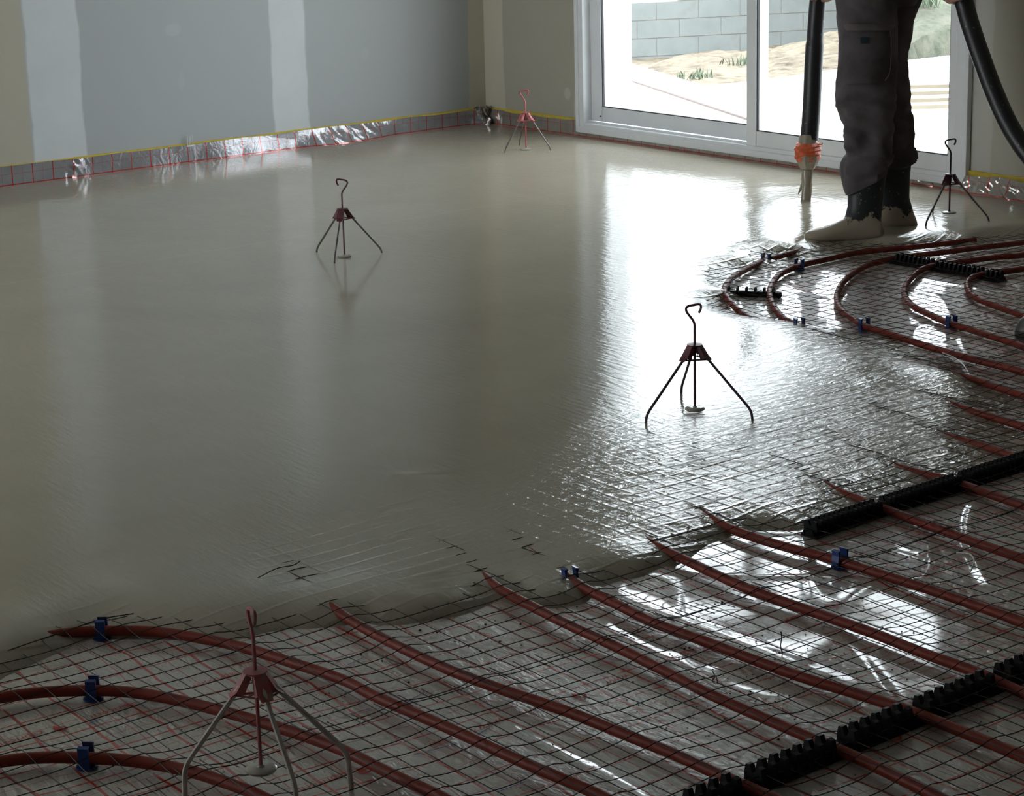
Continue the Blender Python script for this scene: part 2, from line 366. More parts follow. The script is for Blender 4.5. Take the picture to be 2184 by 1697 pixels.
# film turned up at the walls
def skirt(axis, a0, a1, name, label, mat, top, bulge, step=0.006, base=0.014):
    s = np.arange(a0, a1, step); z = np.linspace(-0.052, 1, 16)
    S, K = np.meshgrid(s, np.linspace(0, 1, 16), indexing='ij')
    tp = top(S); Z = -0.052 + (tp + 0.052) * K
    E_ = base + bulge(S, Z, K)
    V = np.stack([E_, S, Z], -1) if axis == 'y' else np.stack([S, -E_, Z], -1)
    ni, nj = S.shape; I = np.arange(ni * nj).reshape(ni, nj)
    Q = np.stack([I[:-1, :-1], I[1:, :-1], I[1:, 1:], I[:-1, 1:]], -1).reshape(-1, 4)
    o = link(name, np_mesh(name, V.reshape(-1, 3), Q), mat); return tag(o, label, 'plastic film')
def bl(S, Z, K):
    w = np.exp(-((S + 0.90) / 0.24) ** 4)
    c = np.exp(-((S + 0.04) / 0.06) ** 2)
    t1 = np.exp(-((S + 2.40) / 0.05) ** 2)
    fold = noise2(S * 22, Z * 30 + S * 14, 5) + 0.6 * noise2(S * 50 + Z * 60, Z * 40, 6)
    return (0.004 * np.abs(noise2(S * 5, Z * 9, 7)) + w * ((1 - K) * 0.085 + 0.011 * np.abs(fold) * (1 - K * 0.7)) + (1 - K) * 0.02 * np.exp(-((S + 1.45) / 0.3) ** 2)
            + c * (0.02 + 0.03 * np.abs(fold)) + t1 * 0.012 * np.abs(fold))
skirt('y', -5.6, -0.01, 'edge_film', 'clear red-gridded plastic film turned up along the long grey wall', M['skirt_l'], lambda S: 0.088 - 0.014 * (S + 2.7) / 2.7 + 0.004 * noise2(S * 6, 0 * S, 8), bl)
def br(S, Z, K):
    c = np.exp(-((S - 0.04) / 0.07) ** 2); fold = noise2(S * 26, Z * 30 + S * 9, 15)
    g = np.where(S > 3.1, 1.0, 0.0) * (0.022 * np.abs(noise2(S * 18 + Z * 25, Z * 20, 16)) + 0.03 * (1 - K))
    g2 = np.where(S > 2.75, 1, 0) * 0.012 * np.abs(fold)
    return 0.003 * np.abs(noise2(S * 7, Z * 9, 17)) + c * 0.03 * np.abs(fold) + g + g2
skirt('x', 0.0, 5.6, 'edge_film', 'red-gridded plastic film turned up under the patio door', M['skirt_r'],
      lambda S: np.where((S > 0.75) & (S < 3.19), 0.022 + 0.006 * noise2(S * 5, 0 * S, 18), 0.074 + 0.006 * noise2(S * 8, 0 * S, 19)), br)
# crumpled foil bundle in the corner, plastic tie above the strip
mb = MB()
for k in range(7):
    a = rng.uniform(-0.02, 0.02, 2); V = []
    for i in range(6):
        for j in range(6):
            V.append((0.022 + 0.05 * i / 5 + 0.012 * rng.randn() * 0.6 + a[0] * 0.5, -0.022 - 0.05 * j / 5 * (k % 2) - 0.01 * k / 3 + 0.008 * rng.randn(), -0.01 + 0.098 * j / 5 + 0.006 * rng.randn()))
    mb.add(V, [(i * 6 + j, (i + 1) * 6 + j, (i + 1) * 6 + j + 1, i * 6 + j + 1) for i in range(5) for j in range(5)])
tag(mb.build('crumpled_film', simple('crumpled_silver_film', (0.5, 0.48, 0.44), (0.28, 0.22, 0.18), 60, 0.12, metal=0.5), smooth=False), 'crumpled end of shiny film bunched in the room corner', 'plastic film')
mb = MB()
for dx, dz in ((0, 0.05), (0.012, 0.045), (0.028, 0.052)):
    mb.tube([(0.017, -1.80 + dx, 0.075), (0.019, -1.80 + dx, 0.075 + dz)], 0.0022, 5)
mb.box((0.018, -1.785, 0.077), (0.006, 0.04, 0.007))
tag(mb.build('plastic_tie', simple('clear_white_plastic', (0.75, 0.78, 0.8), rough=0.2)), 'small clear plastic tie sticking up behind the edge film on the grey wall', 'tie')

# ------------------------------------------------------------------ patio door
door = empty('door_1', (0, 0, 0)); door['kind'] = 'structure'
def part(name, lo, hi, mat='pvc', bevel=0.004, parent=door): return box_obj(name, lo, hi, M[mat], parent, bevel)
# fixed frame
part('door_frame', (WX0, -0.022, WB), (WX0 + 0.045, 0.10, WTOP)); part('door_frame', (WX1 - 0.06, -0.022, WB), (WX1, 0.10, WTOP))
part('door_frame', (WX0 + 0.045, -0.022, WTOP - 0.05), (WX1 - 0.06, 0.10, WTOP)); part('door_frame', (WX0 + 0.045, -0.022, WB), (WX1 - 0.06, 0.10, 0.070))
part('door_sill', (WX0 - 0.004, -0.030, 0.022), (WX1 + 0.003, -0.0225, 0.052), bevel=0.003)
part('door_casing', (WX0 - 0.012, -0.028, 0.022), (WX0 + 0.012, -0.0005, WTOP + 0.01), bevel=0.003)
part('door_casing', (WX1 - 0.012, -0.028, 0.022), (WX1 + 0.012, -0.0005, WTOP + 0.01), bevel=0.003)
part('track', (WX0 + 0.045, 0.003, 0.070), (WX1 - 0.06, 0.009, 0.080), bevel=0)
def sash(x0, x1, y0, y1, zb, zg, st0, st1):
    s = empty('sash', (0, 0, 0)); s.parent = door; top = WTOP - 0.055
    part('stile', (x0, y0, zb), (x0 + st0, y1, top), parent=s); part('stile', (x1 - st1, y0, zb), (x1, y1, top), parent=s)
    part('rail', (x0 + st0, y0 + 0.003, zb), (x1 - st1, y1 - 0.003, zg), parent=s); part('rail', (x0 + st0, y0 + 0.003, top - 0.075), (x1 - st1, y1 - 0.003, top), parent=s)
    ym = (y0 + y1) / 2
    g = part('pane', (x0 + st0 - 0.005, ym - 0.003, zg - 0.005), (x1 - st1 + 0.005, ym + 0.003, top - 0.07), 'glass', 0, s)
    for lo, hi in (((x0 + st0, y0 + 0.006, zg), (x0 + st0 + 0.005, ym - 0.004, top - 0.075)), ((x1 - st1 - 0.005, y0 + 0.006, zg), (x1 - st1, ym - 0.004, top - 0.075)), ((x0 + st0, y0 + 0.006, zg), (x1 - st1, ym - 0.004, zg + 0.004))):
        part('seal', lo, hi, 'seal', 0, s)
    return s
sash(0.800, 1.975, 0.030, 0.075, 0.078, 0.150, 0.080, 0.075)
sash(1.925, 3.150, -0.016, 0.028, 0.068, 0.138, 0.060, 0.062)
mb = MB(); mb.tube([(0.875, -0.0165 + 0.045, 0.105), (0.875, 0.024, 0.105)], 0.004, 8); mb.build('screw', M['seal'], door)
struct(box_obj('window_sill_outside', (WX0, 0.102, -0.10), (WX1, 0.38, 0.035), simple('concrete_threshold', (0.6, 0.6, 0.58), rough=0.7)))
bpy.data.objects['window_sill_outside'].name = 'trim_1'

# ------------------------------------------------------------------ heating pipes
PZ = FILM + 0.0165; PR = 0.0105
def T(lst): return [P(x, y, PZ) for x, y in lst]
runs = [
 ('innermost left loop of red heating pipe, at the bottom left corner of the picture', [(-120, 1650), (0, 1625), (92, 1616), (201, 1618), (293, 1625), (403, 1645), (513, 1680), (571, 1705), (640, 1740), (760, 1800)]),
 ('second red heating pipe from the bottom left, passing behind the tripod standing on film', [(-120, 1512), (0, 1489), (92, 1477), (201, 1473), (293, 1478), (403, 1498), (513, 1526), (623, 1559), (733, 1599), (846, 1655), (920, 1688), (1010, 1735), (1120, 1790)]),
 ('curved red pipe dipping into the wet screed at the far left, under a clip', [(-60, 1385), (20, 1370), (97, 1357), (160, 1348), (220, 1345), (330, 1346), (440, 1362), (524, 1381), (623, 1412), (733, 1450), (810, 1490), (956, 1553), (1103, 1620), (1249, 1681), (1320, 1715), (1440, 1775)]),
 ('red pipe leaving the wet screed just above and right of the foreground tripod hook', [(520, 1130), (580, 1178), (645, 1236), (678, 1270), (714, 1299), (769, 1335), (847, 1377), (956, 1428), (1066, 1469), (1176, 1505), (1249, 1531), (1359, 1575), (1433, 1604), (1508, 1638), (1601, 1680), (1700, 1725), (1830, 1790)]),
 ('red pipe leaving the screed just left of the pipe with the small clip', [(880, 1110), (950, 1165), (1019, 1219), (1066, 1256), (1139, 1296), (1213, 1333), (1323, 1384), (1433, 1438), (1508, 1476), (1615, 1523), (1723, 1569), (1831, 1616), (1938, 1668), (2060, 1730), (2180, 1790)]),
 ('red pipe with a blue clip right at the edge of the wet screed', [(1000, 1080), (1070, 1130), (1138, 1182), (1194, 1220), (1249, 1256), (1323, 1293), (1396, 1328), (1508, 1368), (1615, 1408), (1723, 1446), (1831, 1479), (1938, 1515), (2046, 1558), (2184, 1616), (2320, 1675)]),
 ('red pipe between the two clipped pipes, crossing the near toothed rail at the right edge', [(1230, 1070), (1310, 1112), (1378, 1154), (1451, 1190), (1520, 1222), (1594, 1255), (1688, 1288), (1782, 1320), (1876, 1354), (1970, 1392), (2082, 1433), (2184, 1479), (2320, 1535)]),
 ('red pipe with a blue clip standing on dry film, nearest below the long black rail', [(1350, 1010), (1420, 1055), (1500, 1097), (1563, 1129), (1657, 1160), (1766, 1188), (1813, 1202), (1907, 1232), (2001, 1263), (2095, 1296), (2184, 1329), (2320, 1380)]),
 ('red pipe crossing the long black rail near its left end', [(1560, 930), (1640, 970), (1722, 1014), (1782, 1044), (1845, 1069), (1907, 1092), (2001, 1128), (2095, 1162), (2184, 1193), (2320, 1240)]),
 ('red pipe crossing the long black rail about halfway to the right edge', [(1700, 900), (1790, 940), (1865, 977), (1938, 1002), (2032, 1026), (2095, 1048), (2184, 1079), (2320, 1125)]),
 ('thin exposed red pipe in screed meeting the upper end of the long black rail', [(1850, 862), (1920, 892), (1988, 921), (2064, 942), (2126, 961), (2184, 980), (2320, 1020)]),
 ('red pipe surfacing from the screed just above the rail pipes at the right edge', [(1880, 800), (1950, 832), (2011, 856), (2068, 876), (2114, 889), (2184, 912), (2320, 955)]),
 ('thin red pipe surfacing along the screed edge under the looped pipes', [(1920, 765), (2000, 789), (2066, 807), (2114, 822), (2184, 846), (2320, 890)]),
 ('outermost looped red pipe, its left bend half drowned in bright wet screed', [(2000, 500), (1900, 505), (1800, 512), (1720, 530), (1633, 555), (1605, 567), (1572, 585), (1554, 601), (1545, 621), (1560, 648), (1600, 680), (1680, 722)]),
 ('second looped red pipe, with a dark clip on top near the worker boots', [(2080, 512), (1980, 524), (1899, 531), (1831, 538), (1759, 553), (1709, 565), (1666, 583), (1646, 608), (1642, 630), (1651, 655), (1673, 680), (1709, 697), (1735, 714), (1765, 745)]),
 ('third looped red pipe, starting at the left end of the short black rail', [(2320, 492), (2184, 516), (2082, 528), (2010, 538), (1920, 549), (1888, 556), (1849, 567), (1806, 594), (1786, 626), (1791, 655), (1820, 680), (1845, 696), (1903, 714), (1974, 738), (2046, 759), (2118, 777), (2184, 793), (2320, 830)]),
 ('fourth looped red pipe, crossing the middle of the short black rail', [(2320, 522), (2184, 543), (2118, 549), (2028, 562), (1974, 572), (1945, 592), (1930, 614), (1931, 634), (1949, 653), (1981, 669), (2021, 687), (2082, 706), (2184, 740), (2320, 785)]),
 ('innermost looped red pipe, at the right end of the short black rail', [(2320, 548), (2184, 573), (2111, 583), (2075, 592), (2063, 608), (2071, 628), (2100, 644), (2161, 665), (2230, 690), (2330, 725)]),
]
pipes = []; allp = []
for i, (lab, px) in enumerate(runs):
    pts = spline(T(px), 0.015)
    s = np.arange(len(pts)) * 0.015
    pts[:, 2] = PZ + 0.0012 * np.sin(s * 5 + i)
    if i >= 13: pts[:, 2] -= 0.0
    pipes.append(pts); allp.append(pts)
    mb = MB(); mb.tube(pts, PR, 14); o = mb.build('heating_pipe', M['pipe'], smooth=True)
    tag(o, lab, 'pipe', 'red underfloor heating pipe runs')
AP = np.vstack(allp); kd = kdtree.KDTree(len(AP))
for i, q in enumerate(AP): kd.insert((q[0], q[1], 0), i)
kd.balance()
def pipe_dist(x, y): return kd.find((x, y, 0))[2]

# ------------------------------------------------------------------ wet screed surface
ctl = []
def cp(lst, z):
    for x, y in lst: q = P(x, y, z); ctl.append((q[0], q[1], z))
cp([(-200, 1480), (-80, 1470), (0, 1454), (44, 1430), (103, 1403), (176, 1368), (260, 1362), (311, 1361), (420, 1366), (520, 1366), (549, 1357), (601, 1346), (659, 1343), (722, 1336), (773, 1329), (821, 1333), (883, 1329), (956, 1318), (1011, 1304), (1070, 1285),
    (1125, 1300), (1180, 1300), (1238, 1289), (1275, 1262), (1323, 1241), (1378, 1230), (1422, 1212), (1451, 1203), (1500, 1169), (1547, 1150), (1603, 1133), (1688, 1133), (1720, 1132)], FILM)
for y in np.arange(-3.5, -2.5, 0.12): ctl.append((5.648, y, FILM + 0.002))
for y in np.arange(-2.5, -1.4, 0.15): ctl.append((5.66, y, FILM))
cp([(2200, 868), (2150, 850), (2069, 812), (2040, 782), (2009, 760), (1967, 744), (1887, 713), (1804, 706), (1740, 692), (1640, 676), (1592, 672), (1560, 662), (1548, 639), (1550, 619), (1566, 592), (1590, 572), (1632, 553), (1680, 548), (1750, 540), (1811, 534), (1899, 529), (2010, 524), (2100, 516), (2184, 508), (2300, 496)], FILM + 0.003)
cp([(2140, 880), (2184, 902)], FILM + 0.002); cp([(2170, 890)], FILM - 0.002); cp([(2172, 945)], FILM - 0.001)
zt = PZ + PR - 0.0015
cp([(97, 1352), (645, 1234), (1019, 1217), (1138, 1180), (1378, 1153), (1490, 1090), (1722, 1014), (1865, 975), (1988, 920), (2011, 854)], zt)
cp([(1709, 690), (2050, 800), (1636, 553), (1545, 625)], zt - 0.004)
cp([(0, 1385), (280, 1290), (400, 1300), (560, 1205), (900, 1230), (1250, 1120)], -0.0155)
cp([(1560, 1020), (1740, 945), (1890, 885), (1930, 835)], -0.0195)
cp([(1480, 1050), (1640, 985), (1800, 925)], -0.018)
cp([(0, 1270), (200, 1210), (480, 1120), (750, 1070), (950, 1050), (1100, 1010), (1300, 960), (1500, 900), (1640, 840), (1700, 780)], -0.008)
cp([(1500, 660), (1490, 600), (1560, 545), (1700, 522), (1900, 508), (2060, 500)], -0.010)
cp([(1735, 722), (1790, 745), (1850, 760), (1900, 770)], -0.012)
cp([(x, y) for x, y in [(0, 1180), (300, 1080), (600, 960), (900, 950), (1100, 900), (1300, 850), (1480, 800), (1560, 740), (1400, 640), (1350, 560), (1500, 500), (1700, 470), (1900, 490), (2100, 480), (2250, 465)]], 0.004)
for gx in np.arange(0, 4.2, 0.7):
    for gy in np.arange(-6, 0.1, 0.7):
        if gx < 3.2 or (gy < -3.0 and gx < 4.3): ctl.append((gx, gy, 0.01))
# dry film
cp([(60, 1480), (260, 1420), (450, 1420), (640, 1390), (800, 1380), (950, 1360), (1100, 1340), (1250, 1330), (1400, 1260), (1560, 1190), (1700, 1170), (1000, 1500), (1400, 1450), (1700, 1300), (500, 1560), (0, 1600), (1500, 1600), (1900, 1400)], FILM - 0.03)
for x, y in [(5.78, -3.4), (5.78, -3.0), (5.8, -2.6), (6.2, -3.6), (6.2, -2.8), (6.2, -2), (6.8, -4), (6.8, -3), (6.8, -2), (5.8, -2.2), (5.8, -1.6), (5.8, -1), (6.8, -1), (7.4, -5)]: ctl.append((x, y, FILM - 0.03))
cp([(1750, 640), (1850, 640), (1830, 570), (1950, 680), (1950, 600), (2050, 560), (2100, 700), (2150, 640), (2184, 760), (1690, 620), (2100, 545), (2200, 800)], FILM - 0.02)
ctl = np.array(ctl)
def tps(r2): return 0.5 * r2 * np.log(r2 + 1e-12)
n = len(ctl); D2 = ((ctl[:, None, :2] - ctl[None, :, :2]) ** 2).sum(-1)
A = np.zeros((n + 3, n + 3)); A[:n, :n] = tps(D2) + np.eye(n) * 2e-4; A[:n, n:] = np.c_[np.ones(n), ctl[:, :2]]; A[n:, :n] = A[:n, n:].T
wts = np.linalg.solve(A, np.r_[ctl[:, 2], 0, 0, 0])
def screed_level(x, y):
    x = np.asarray(x, float).ravel(); y = np.asarray(y, float).ravel(); out = np.empty(len(x))
    for i in range(0, len(x), 20000):
        xx, yy = x[i:i + 20000], y[i:i + 20000]
        out[i:i + 20000] = tps((xx[:, None] - ctl[:, 0]) ** 2 + (yy[:, None] - ctl[:, 1]) ** 2) @ wts[:n] + wts[n] + wts[n + 1] * xx + wts[n + 2] * yy
    t = np.clip(out - FILM, -0.03, None)
    t = t + np.where(t > 0, 0.0018 * (1 - np.exp(-np.clip(t, 0, 1) / 0.004)), 0)
    z = FILM + t
    k = 0.006; z = -k * np.log1p(np.exp(np.clip(-(z) / k, -40, 40)))        # soft upper limit at the level of the pour
    z = np.where(x < 2.0, np.maximum(z, -0.0005), z)
    return z
HIT = P(1718, 432, 0)
def screed_z(x, y):
    z = screed_level(x, y); x = np.asarray(x).ravel(); y = np.asarray(y).ravel()
    d = np.hypot(x - HIT[0], y - HIT[1])
    z = z + 0.010 * np.exp(-(d / 0.16) ** 2) - 0.006 * np.exp(-(d / 0.03) ** 2) + 0.0010 * np.sin(d * 110) * np.exp(-(d / 0.15) ** 2)
    z = z + 0.0012 * np.exp(-((d - 0.42 - 0.05 * noise2(x * 4, y * 4, 21)) / 0.05) ** 2)
    return z
gx = np.arange(0.004, 6.1, 0.01); gy = np.arange(-6.0, -0.004, 0.01)
X, Y = np.meshgrid(gx, gy, indexing='ij'); Zs = screed_z(X, Y).reshape(X.shape)
# faint fold line left by an earlier pour
fl = spline([P(860, 1009, 0), P(1050, 1005, 0), P(1250, 1000, 0), P(1400, 992, 0), P(1540, 998, 0)], 0.03)
dmin = np.full(X.shape, 9.0)
for q in fl: dmin = np.minimum(dmin, (X - q[0]) ** 2 + (Y - q[1]) ** 2)
Zs = Zs + 0.0034 * np.exp(-dmin / 0.022 ** 2) * np.clip(0.45 + 0.8 * noise2(X * 11, Y * 11, 33), 0, 1)
Zf = film_z(X, Y)
keep = (Zs > FILM - 0.012) & ~((X > 5.70) & (Y > -3.5))
ni, nj = X.shape; I = np.arange(ni * nj).reshape(ni, nj)
kq = keep[:-1, :-1] & keep[1:, :-1] & keep[1:, 1:] & keep[:-1, 1:]
Q = np.stack([I[:-1, :-1], I[1:, :-1], I[1:, 1:], I[:-1, 1:]], -1)[kq]
used = np.unique(Q); remap = np.full(ni * nj, -1); remap[used] = np.arange(len(used))
me = np_mesh('wet_screed', np.stack([X, Y, Zs], -1).reshape(-1, 3)[used], remap[Q].reshape(-1, 4))
zz = Zs.ravel()[used]; xx = X.ravel()[used]; yy = Y.ravel()[used]
thin_v = (0.3 + 0.7 * np.clip((yy + 4.25) / 0.7, 0, 1)) * np.clip((-0.007 - zz) / 0.012, 0, 1) * np.clip((zz + 0.062) / 0.01, 0, 1)
dh = np.hypot(xx - HIT[0], yy - HIT[1])
rip_v = np.clip((-0.0015 - zz) / 0.012, 0.03, 1) * (0.10 + 0.9 * np.clip((yy + 4.4) / 1.2, 0, 1)) * np.clip((xx - 3.0) / 1.2, 0.15, 1)
rip_v = np.maximum(rip_v, 0.45 * np.exp(-((dh - 0.13) / 0.08) ** 2)); rip_v = np.maximum(rip_v, 0.30 * np.exp(-(dh / 0.8) ** 2))
for nm, v in (('thin', thin_v), ('ripple', rip_v)):
    a = me.attributes.new(nm, 'FLOAT', 'POINT'); a.data.foreach_set('value', v.astype(np.float32))
o = link('wet_screed', me, M['screed']); tag(o, 'glossy wet grey-beige liquid screed spreading over the floor', 'wet screed')

# ------------------------------------------------------------------ film sheet on the floor
fx = np.arange(3.3, 7.9, 0.0085); fy = np.arange(-6.2, -0.02, 0.0085)
X, Y = np.meshgrid(fx, fy, indexing='ij'); Zf = film_z(X, Y)
sl = screed_level(X[::4, ::4], Y[::4, ::4]).reshape(X[::4, ::4].shape)
sl = np.repeat(np.repeat(sl, 4, 0), 4, 1)[:X.shape[0], :X.shape[1]]
keep = (sl < -0.024) | (X > 6.05)
ni, nj = X.shape; I = np.arange(ni * nj).reshape(ni, nj); kq = keep[:-1, :-1]
Q = np.stack([I[:-1, :-1], I[1:, :-1], I[1:, 1:], I[:-1, 1:]], -1)[kq]
used = np.unique(Q); remap = np.full(ni * nj, -1); remap[used] = np.arange(len(used))
film = link('floor_film', np_mesh('floor_film', np.stack([X, Y, Zf], -1).reshape(-1, 3)[used], remap[Q].reshape(-1, 4)), M['film'])
tag(film, 'wrinkled clear plastic film printed with a red grid, laid under the pipes', 'plastic film')

# printed lettering, reading towards -y with its top towards +x
def lettering(txt, x, y, size=0.026, mat='print', name='lettering'):
    c = bpy.data.curves.new('text', 'FONT'); c.body = txt; c.size = size; c.resolution_u = 2
    to = bpy.data.objects.new('tmp', c); COL.objects.link(to)
    dg = bpy.context.evaluated_depsgraph_get(); me = bpy.data.meshes.new_from_object(to.evaluated_get(dg))
    bpy.data.objects.remove(to); bpy.data.curves.remove(c)
    bm = bmesh.new(); bm.from_mesh(me)
    for v in bm.verts:
        a, b_ = v.co.x, v.co.y; wx = x + b_ ; wy = y - a
        v.co = (wx, wy, float(film_z(wx, wy)) + 0.0022)
    bmesh.ops.recalc_face_normals(bm, faces=bm.faces)
    bm.to_mesh(me); bm.free(); return link(name, me, M[mat], film)
def emblem(x, y, s=0.016):                   # round horned head
    mb = MB()
    def fp(a, b_): wx, wy = x + b_, y - a; return (wx, wy, float(film_z(wx, wy)) + 0.0022)
    def ribbon(pts, w):
        V = []
        for i, (a, b_) in enumerate(pts):
            p0 = pts[max(i - 1, 0)]; p1 = pts[min(i + 1, len(pts) - 1)]; dx, dy = p1[0] - p0[0], p1[1] - p0[1]; l = math.hypot(dx, dy) + 1e-9
            ww = w * (0.5 + 0.5 * math.sin(math.pi * (i + 0.5) / len(pts)))
            V += [fp(a - dy / l * ww, b_ + dx / l * ww), fp(a + dy / l * ww, b_ - dx / l * ww)]
        mb.add(V, [(2 * i, 2 * i + 2, 2 * i + 3, 2 * i + 1) for i in range(len(pts) - 1)])
    ribbon([(s * (0.9 - 0.05 * t) * math.cos(t * 0.42) - s * 0.2, s * (0.9 - 0.05 * t) * math.sin(t * 0.42) + s) for t in range(12)], s * 0.14)
    ribbon([(s * (0.55 - 0.03 * t) * math.cos(t * 0.5 + 0.4) - s * 0.35, s * (0.55 - 0.03 * t) * math.sin(t * 0.5 + 0.4) + s * 1.1) for t in range(10)], s * 0.12)
    V = [fp(s * a, s * (b_ + 0.8)) for a, b_ in ((-0.3, 0.2), (0.25, 0.35), (0.55, 0.0), (0.5, -0.5), (0.2, -0.9), (-0.05, -0.55), (-0.4, -0.3))]
    mb.add(V, [tuple(range(7))])
    return mb.build('emblem', M['print'], film)
for k in (-1, 0, 1, 2):
    for y0 in (-2.3, -2.75, -3.2, -4.24, -4.50, -4.915, -5.325) if k != 0 else (-5.325, -5.13, -4.915):
        if k == 0: emblem(5.498, y0 + 0.01); lettering('capricorn', 5.498, y0 - 0.018)
        if k == 1: pass
for y0 in (-5.01, -4.53, -4.20, -3.86, -3.05, -2.6): emblem(6.008, y0); lettering('capricorn', 6.008, y0 - 0.025)
for y0 in (-4.70, -3.44, -4.93 + 0.17, -2.8): lettering('www.capricorn', 6.008, y0 - (0.0 if y0 != -4.76 else 0.5))
lettering('www.', 6.008, -4.40); lettering('www.', 6.008, -3.99 + 0.06)
for y0 in (-5.4, -5.0, -4.6, -4.25, -3.9, -3.5, -3.1): emblem(6.515, y0); lettering('capricorn', 6.515, y0 - 0.025)
for x0, ys in ((4.99, (-1.9, -1.55, -1.2)), (4.49, (-2.05, -1.7, -1.4)), (5.49, (-1.7, -1.35))):
    for y0 in ys: emblem(x0, y0); lettering('capricorn', x0, y0 - 0.025)
for a, b_ in (((862, 1502), (908, 1475)), ((884, 1610), (972, 1586)), ((1008, 1572), (1045, 1552)), ((1060, 1690), (1120, 1668)), ((462, 1402), (500, 1393)), ((596, 1462), (650, 1450)), ((733, 1528), (790, 1512)), ((190, 1545), (215, 1535)), ((740, 1420), (775, 1405))):
    A0, A1 = P(*a, FILM), P(*b_, FILM); mb = MB(); V = []
    for i in range(7):
        q = A0 + (A1 - A0) * i / 6; z = float(film_z(q[0], q[1])) + 0.002
        V += [(q[0] - 0.0012, q[1], z), (q[0] + 0.0012, q[1], z)]
    mb.add(V, [(2 * i, 2 * i + 2, 2 * i + 3, 2 * i + 1) for i in range(6)]); mb.build('marker_line', M['blueprint'], film)

# ------------------------------------------------------------------ black fixing rails
def tooth_mesh(w, h, t):
    mb = MB(); pr = [(-w / 2, 0), (w / 2, 0), (w / 2, h * 0.55), (w * 0.42, h * 0.95), (w * 0.2, h), (0.06 * w, h * 0.62), (-0.06 * w, h * 0.62), (-w * 0.2, h), (-w * 0.42, h * 0.95), (-w / 2, h * 0.55)]
    k = len(pr); V = [(x, -t / 2, z) for x, z in pr] + [(x, t / 2, z) for x, z in pr]
    mb.add(V, [tuple(range(k)), tuple(range(2 * k - 1, k - 1, -1))] + [(i, (i + 1) % k, k + (i + 1) % k, k + i) for i in range(k)]); return mb.mesh('tooth')
def rail(p0, p1, width, h, pitch, label, th=0.006):
    p0, p1 = np.array(p0[:2]), np.array(p1[:2]); L = np.linalg.norm(p1 - p0); ang = math.atan2(*(p1 - p0)[::-1])
    r = empty('fixing_rail', (p0[0], p0[1], FILM), ang - math.pi / 2); tag(r, label, 'pipe rail', 'black toothed pipe rails')
    mb = MB(); mb.box((0, L / 2, 0.005), (width, L, 0.005)); mb.box((-width * 0.32, L / 2, 0.010), (0.004, L, 0.010)); mb.box((width * 0.32, L / 2, 0.010), (0.004, L, 0.010)); mb.box((0, L / 2, 0.014), (width * 0.5, L, 0.012)); mb.build('base', M['blackplastic'], r)
    tm = tooth_mesh(width * 0.86, h, th); first = True
    for i in range(int(L / pitch)):
        s = (i + 0.5) * pitch; w = p0 + (p1 - p0) * s / L
        if pipe_dist(w[0], w[1]) < PR - 0.001: continue
        o = link('tooth', tm, None if not first else M['blackplastic'], r)
        first = False; o.location = (0, s, 0.006)
    return r
A0 = P(1735, 1142, -0.04); rail((5.690, -3.575), (5.665, -1.6), 0.046, 0.034, 0.0165, 'long black toothed rail damming the wet screed at the right', 0.005)
rail((6.512, -4.72), (6.50, -2.9), 0.048, 0.036, 0.028, 'black toothed rail with big fins on dry film at the bottom right', 0.011)
rail((3.80, -1.15), (4.285, -1.148), 0.05, 0.034, 0.020, 'short black toothed rail under the looped pipes near the worker', 0.007)
rail((3.767, -1.954), (3.925, -1.845), 0.030, 0.028, 0.030, 'small black toothed rail end at the left bend of the loops', 0.006)

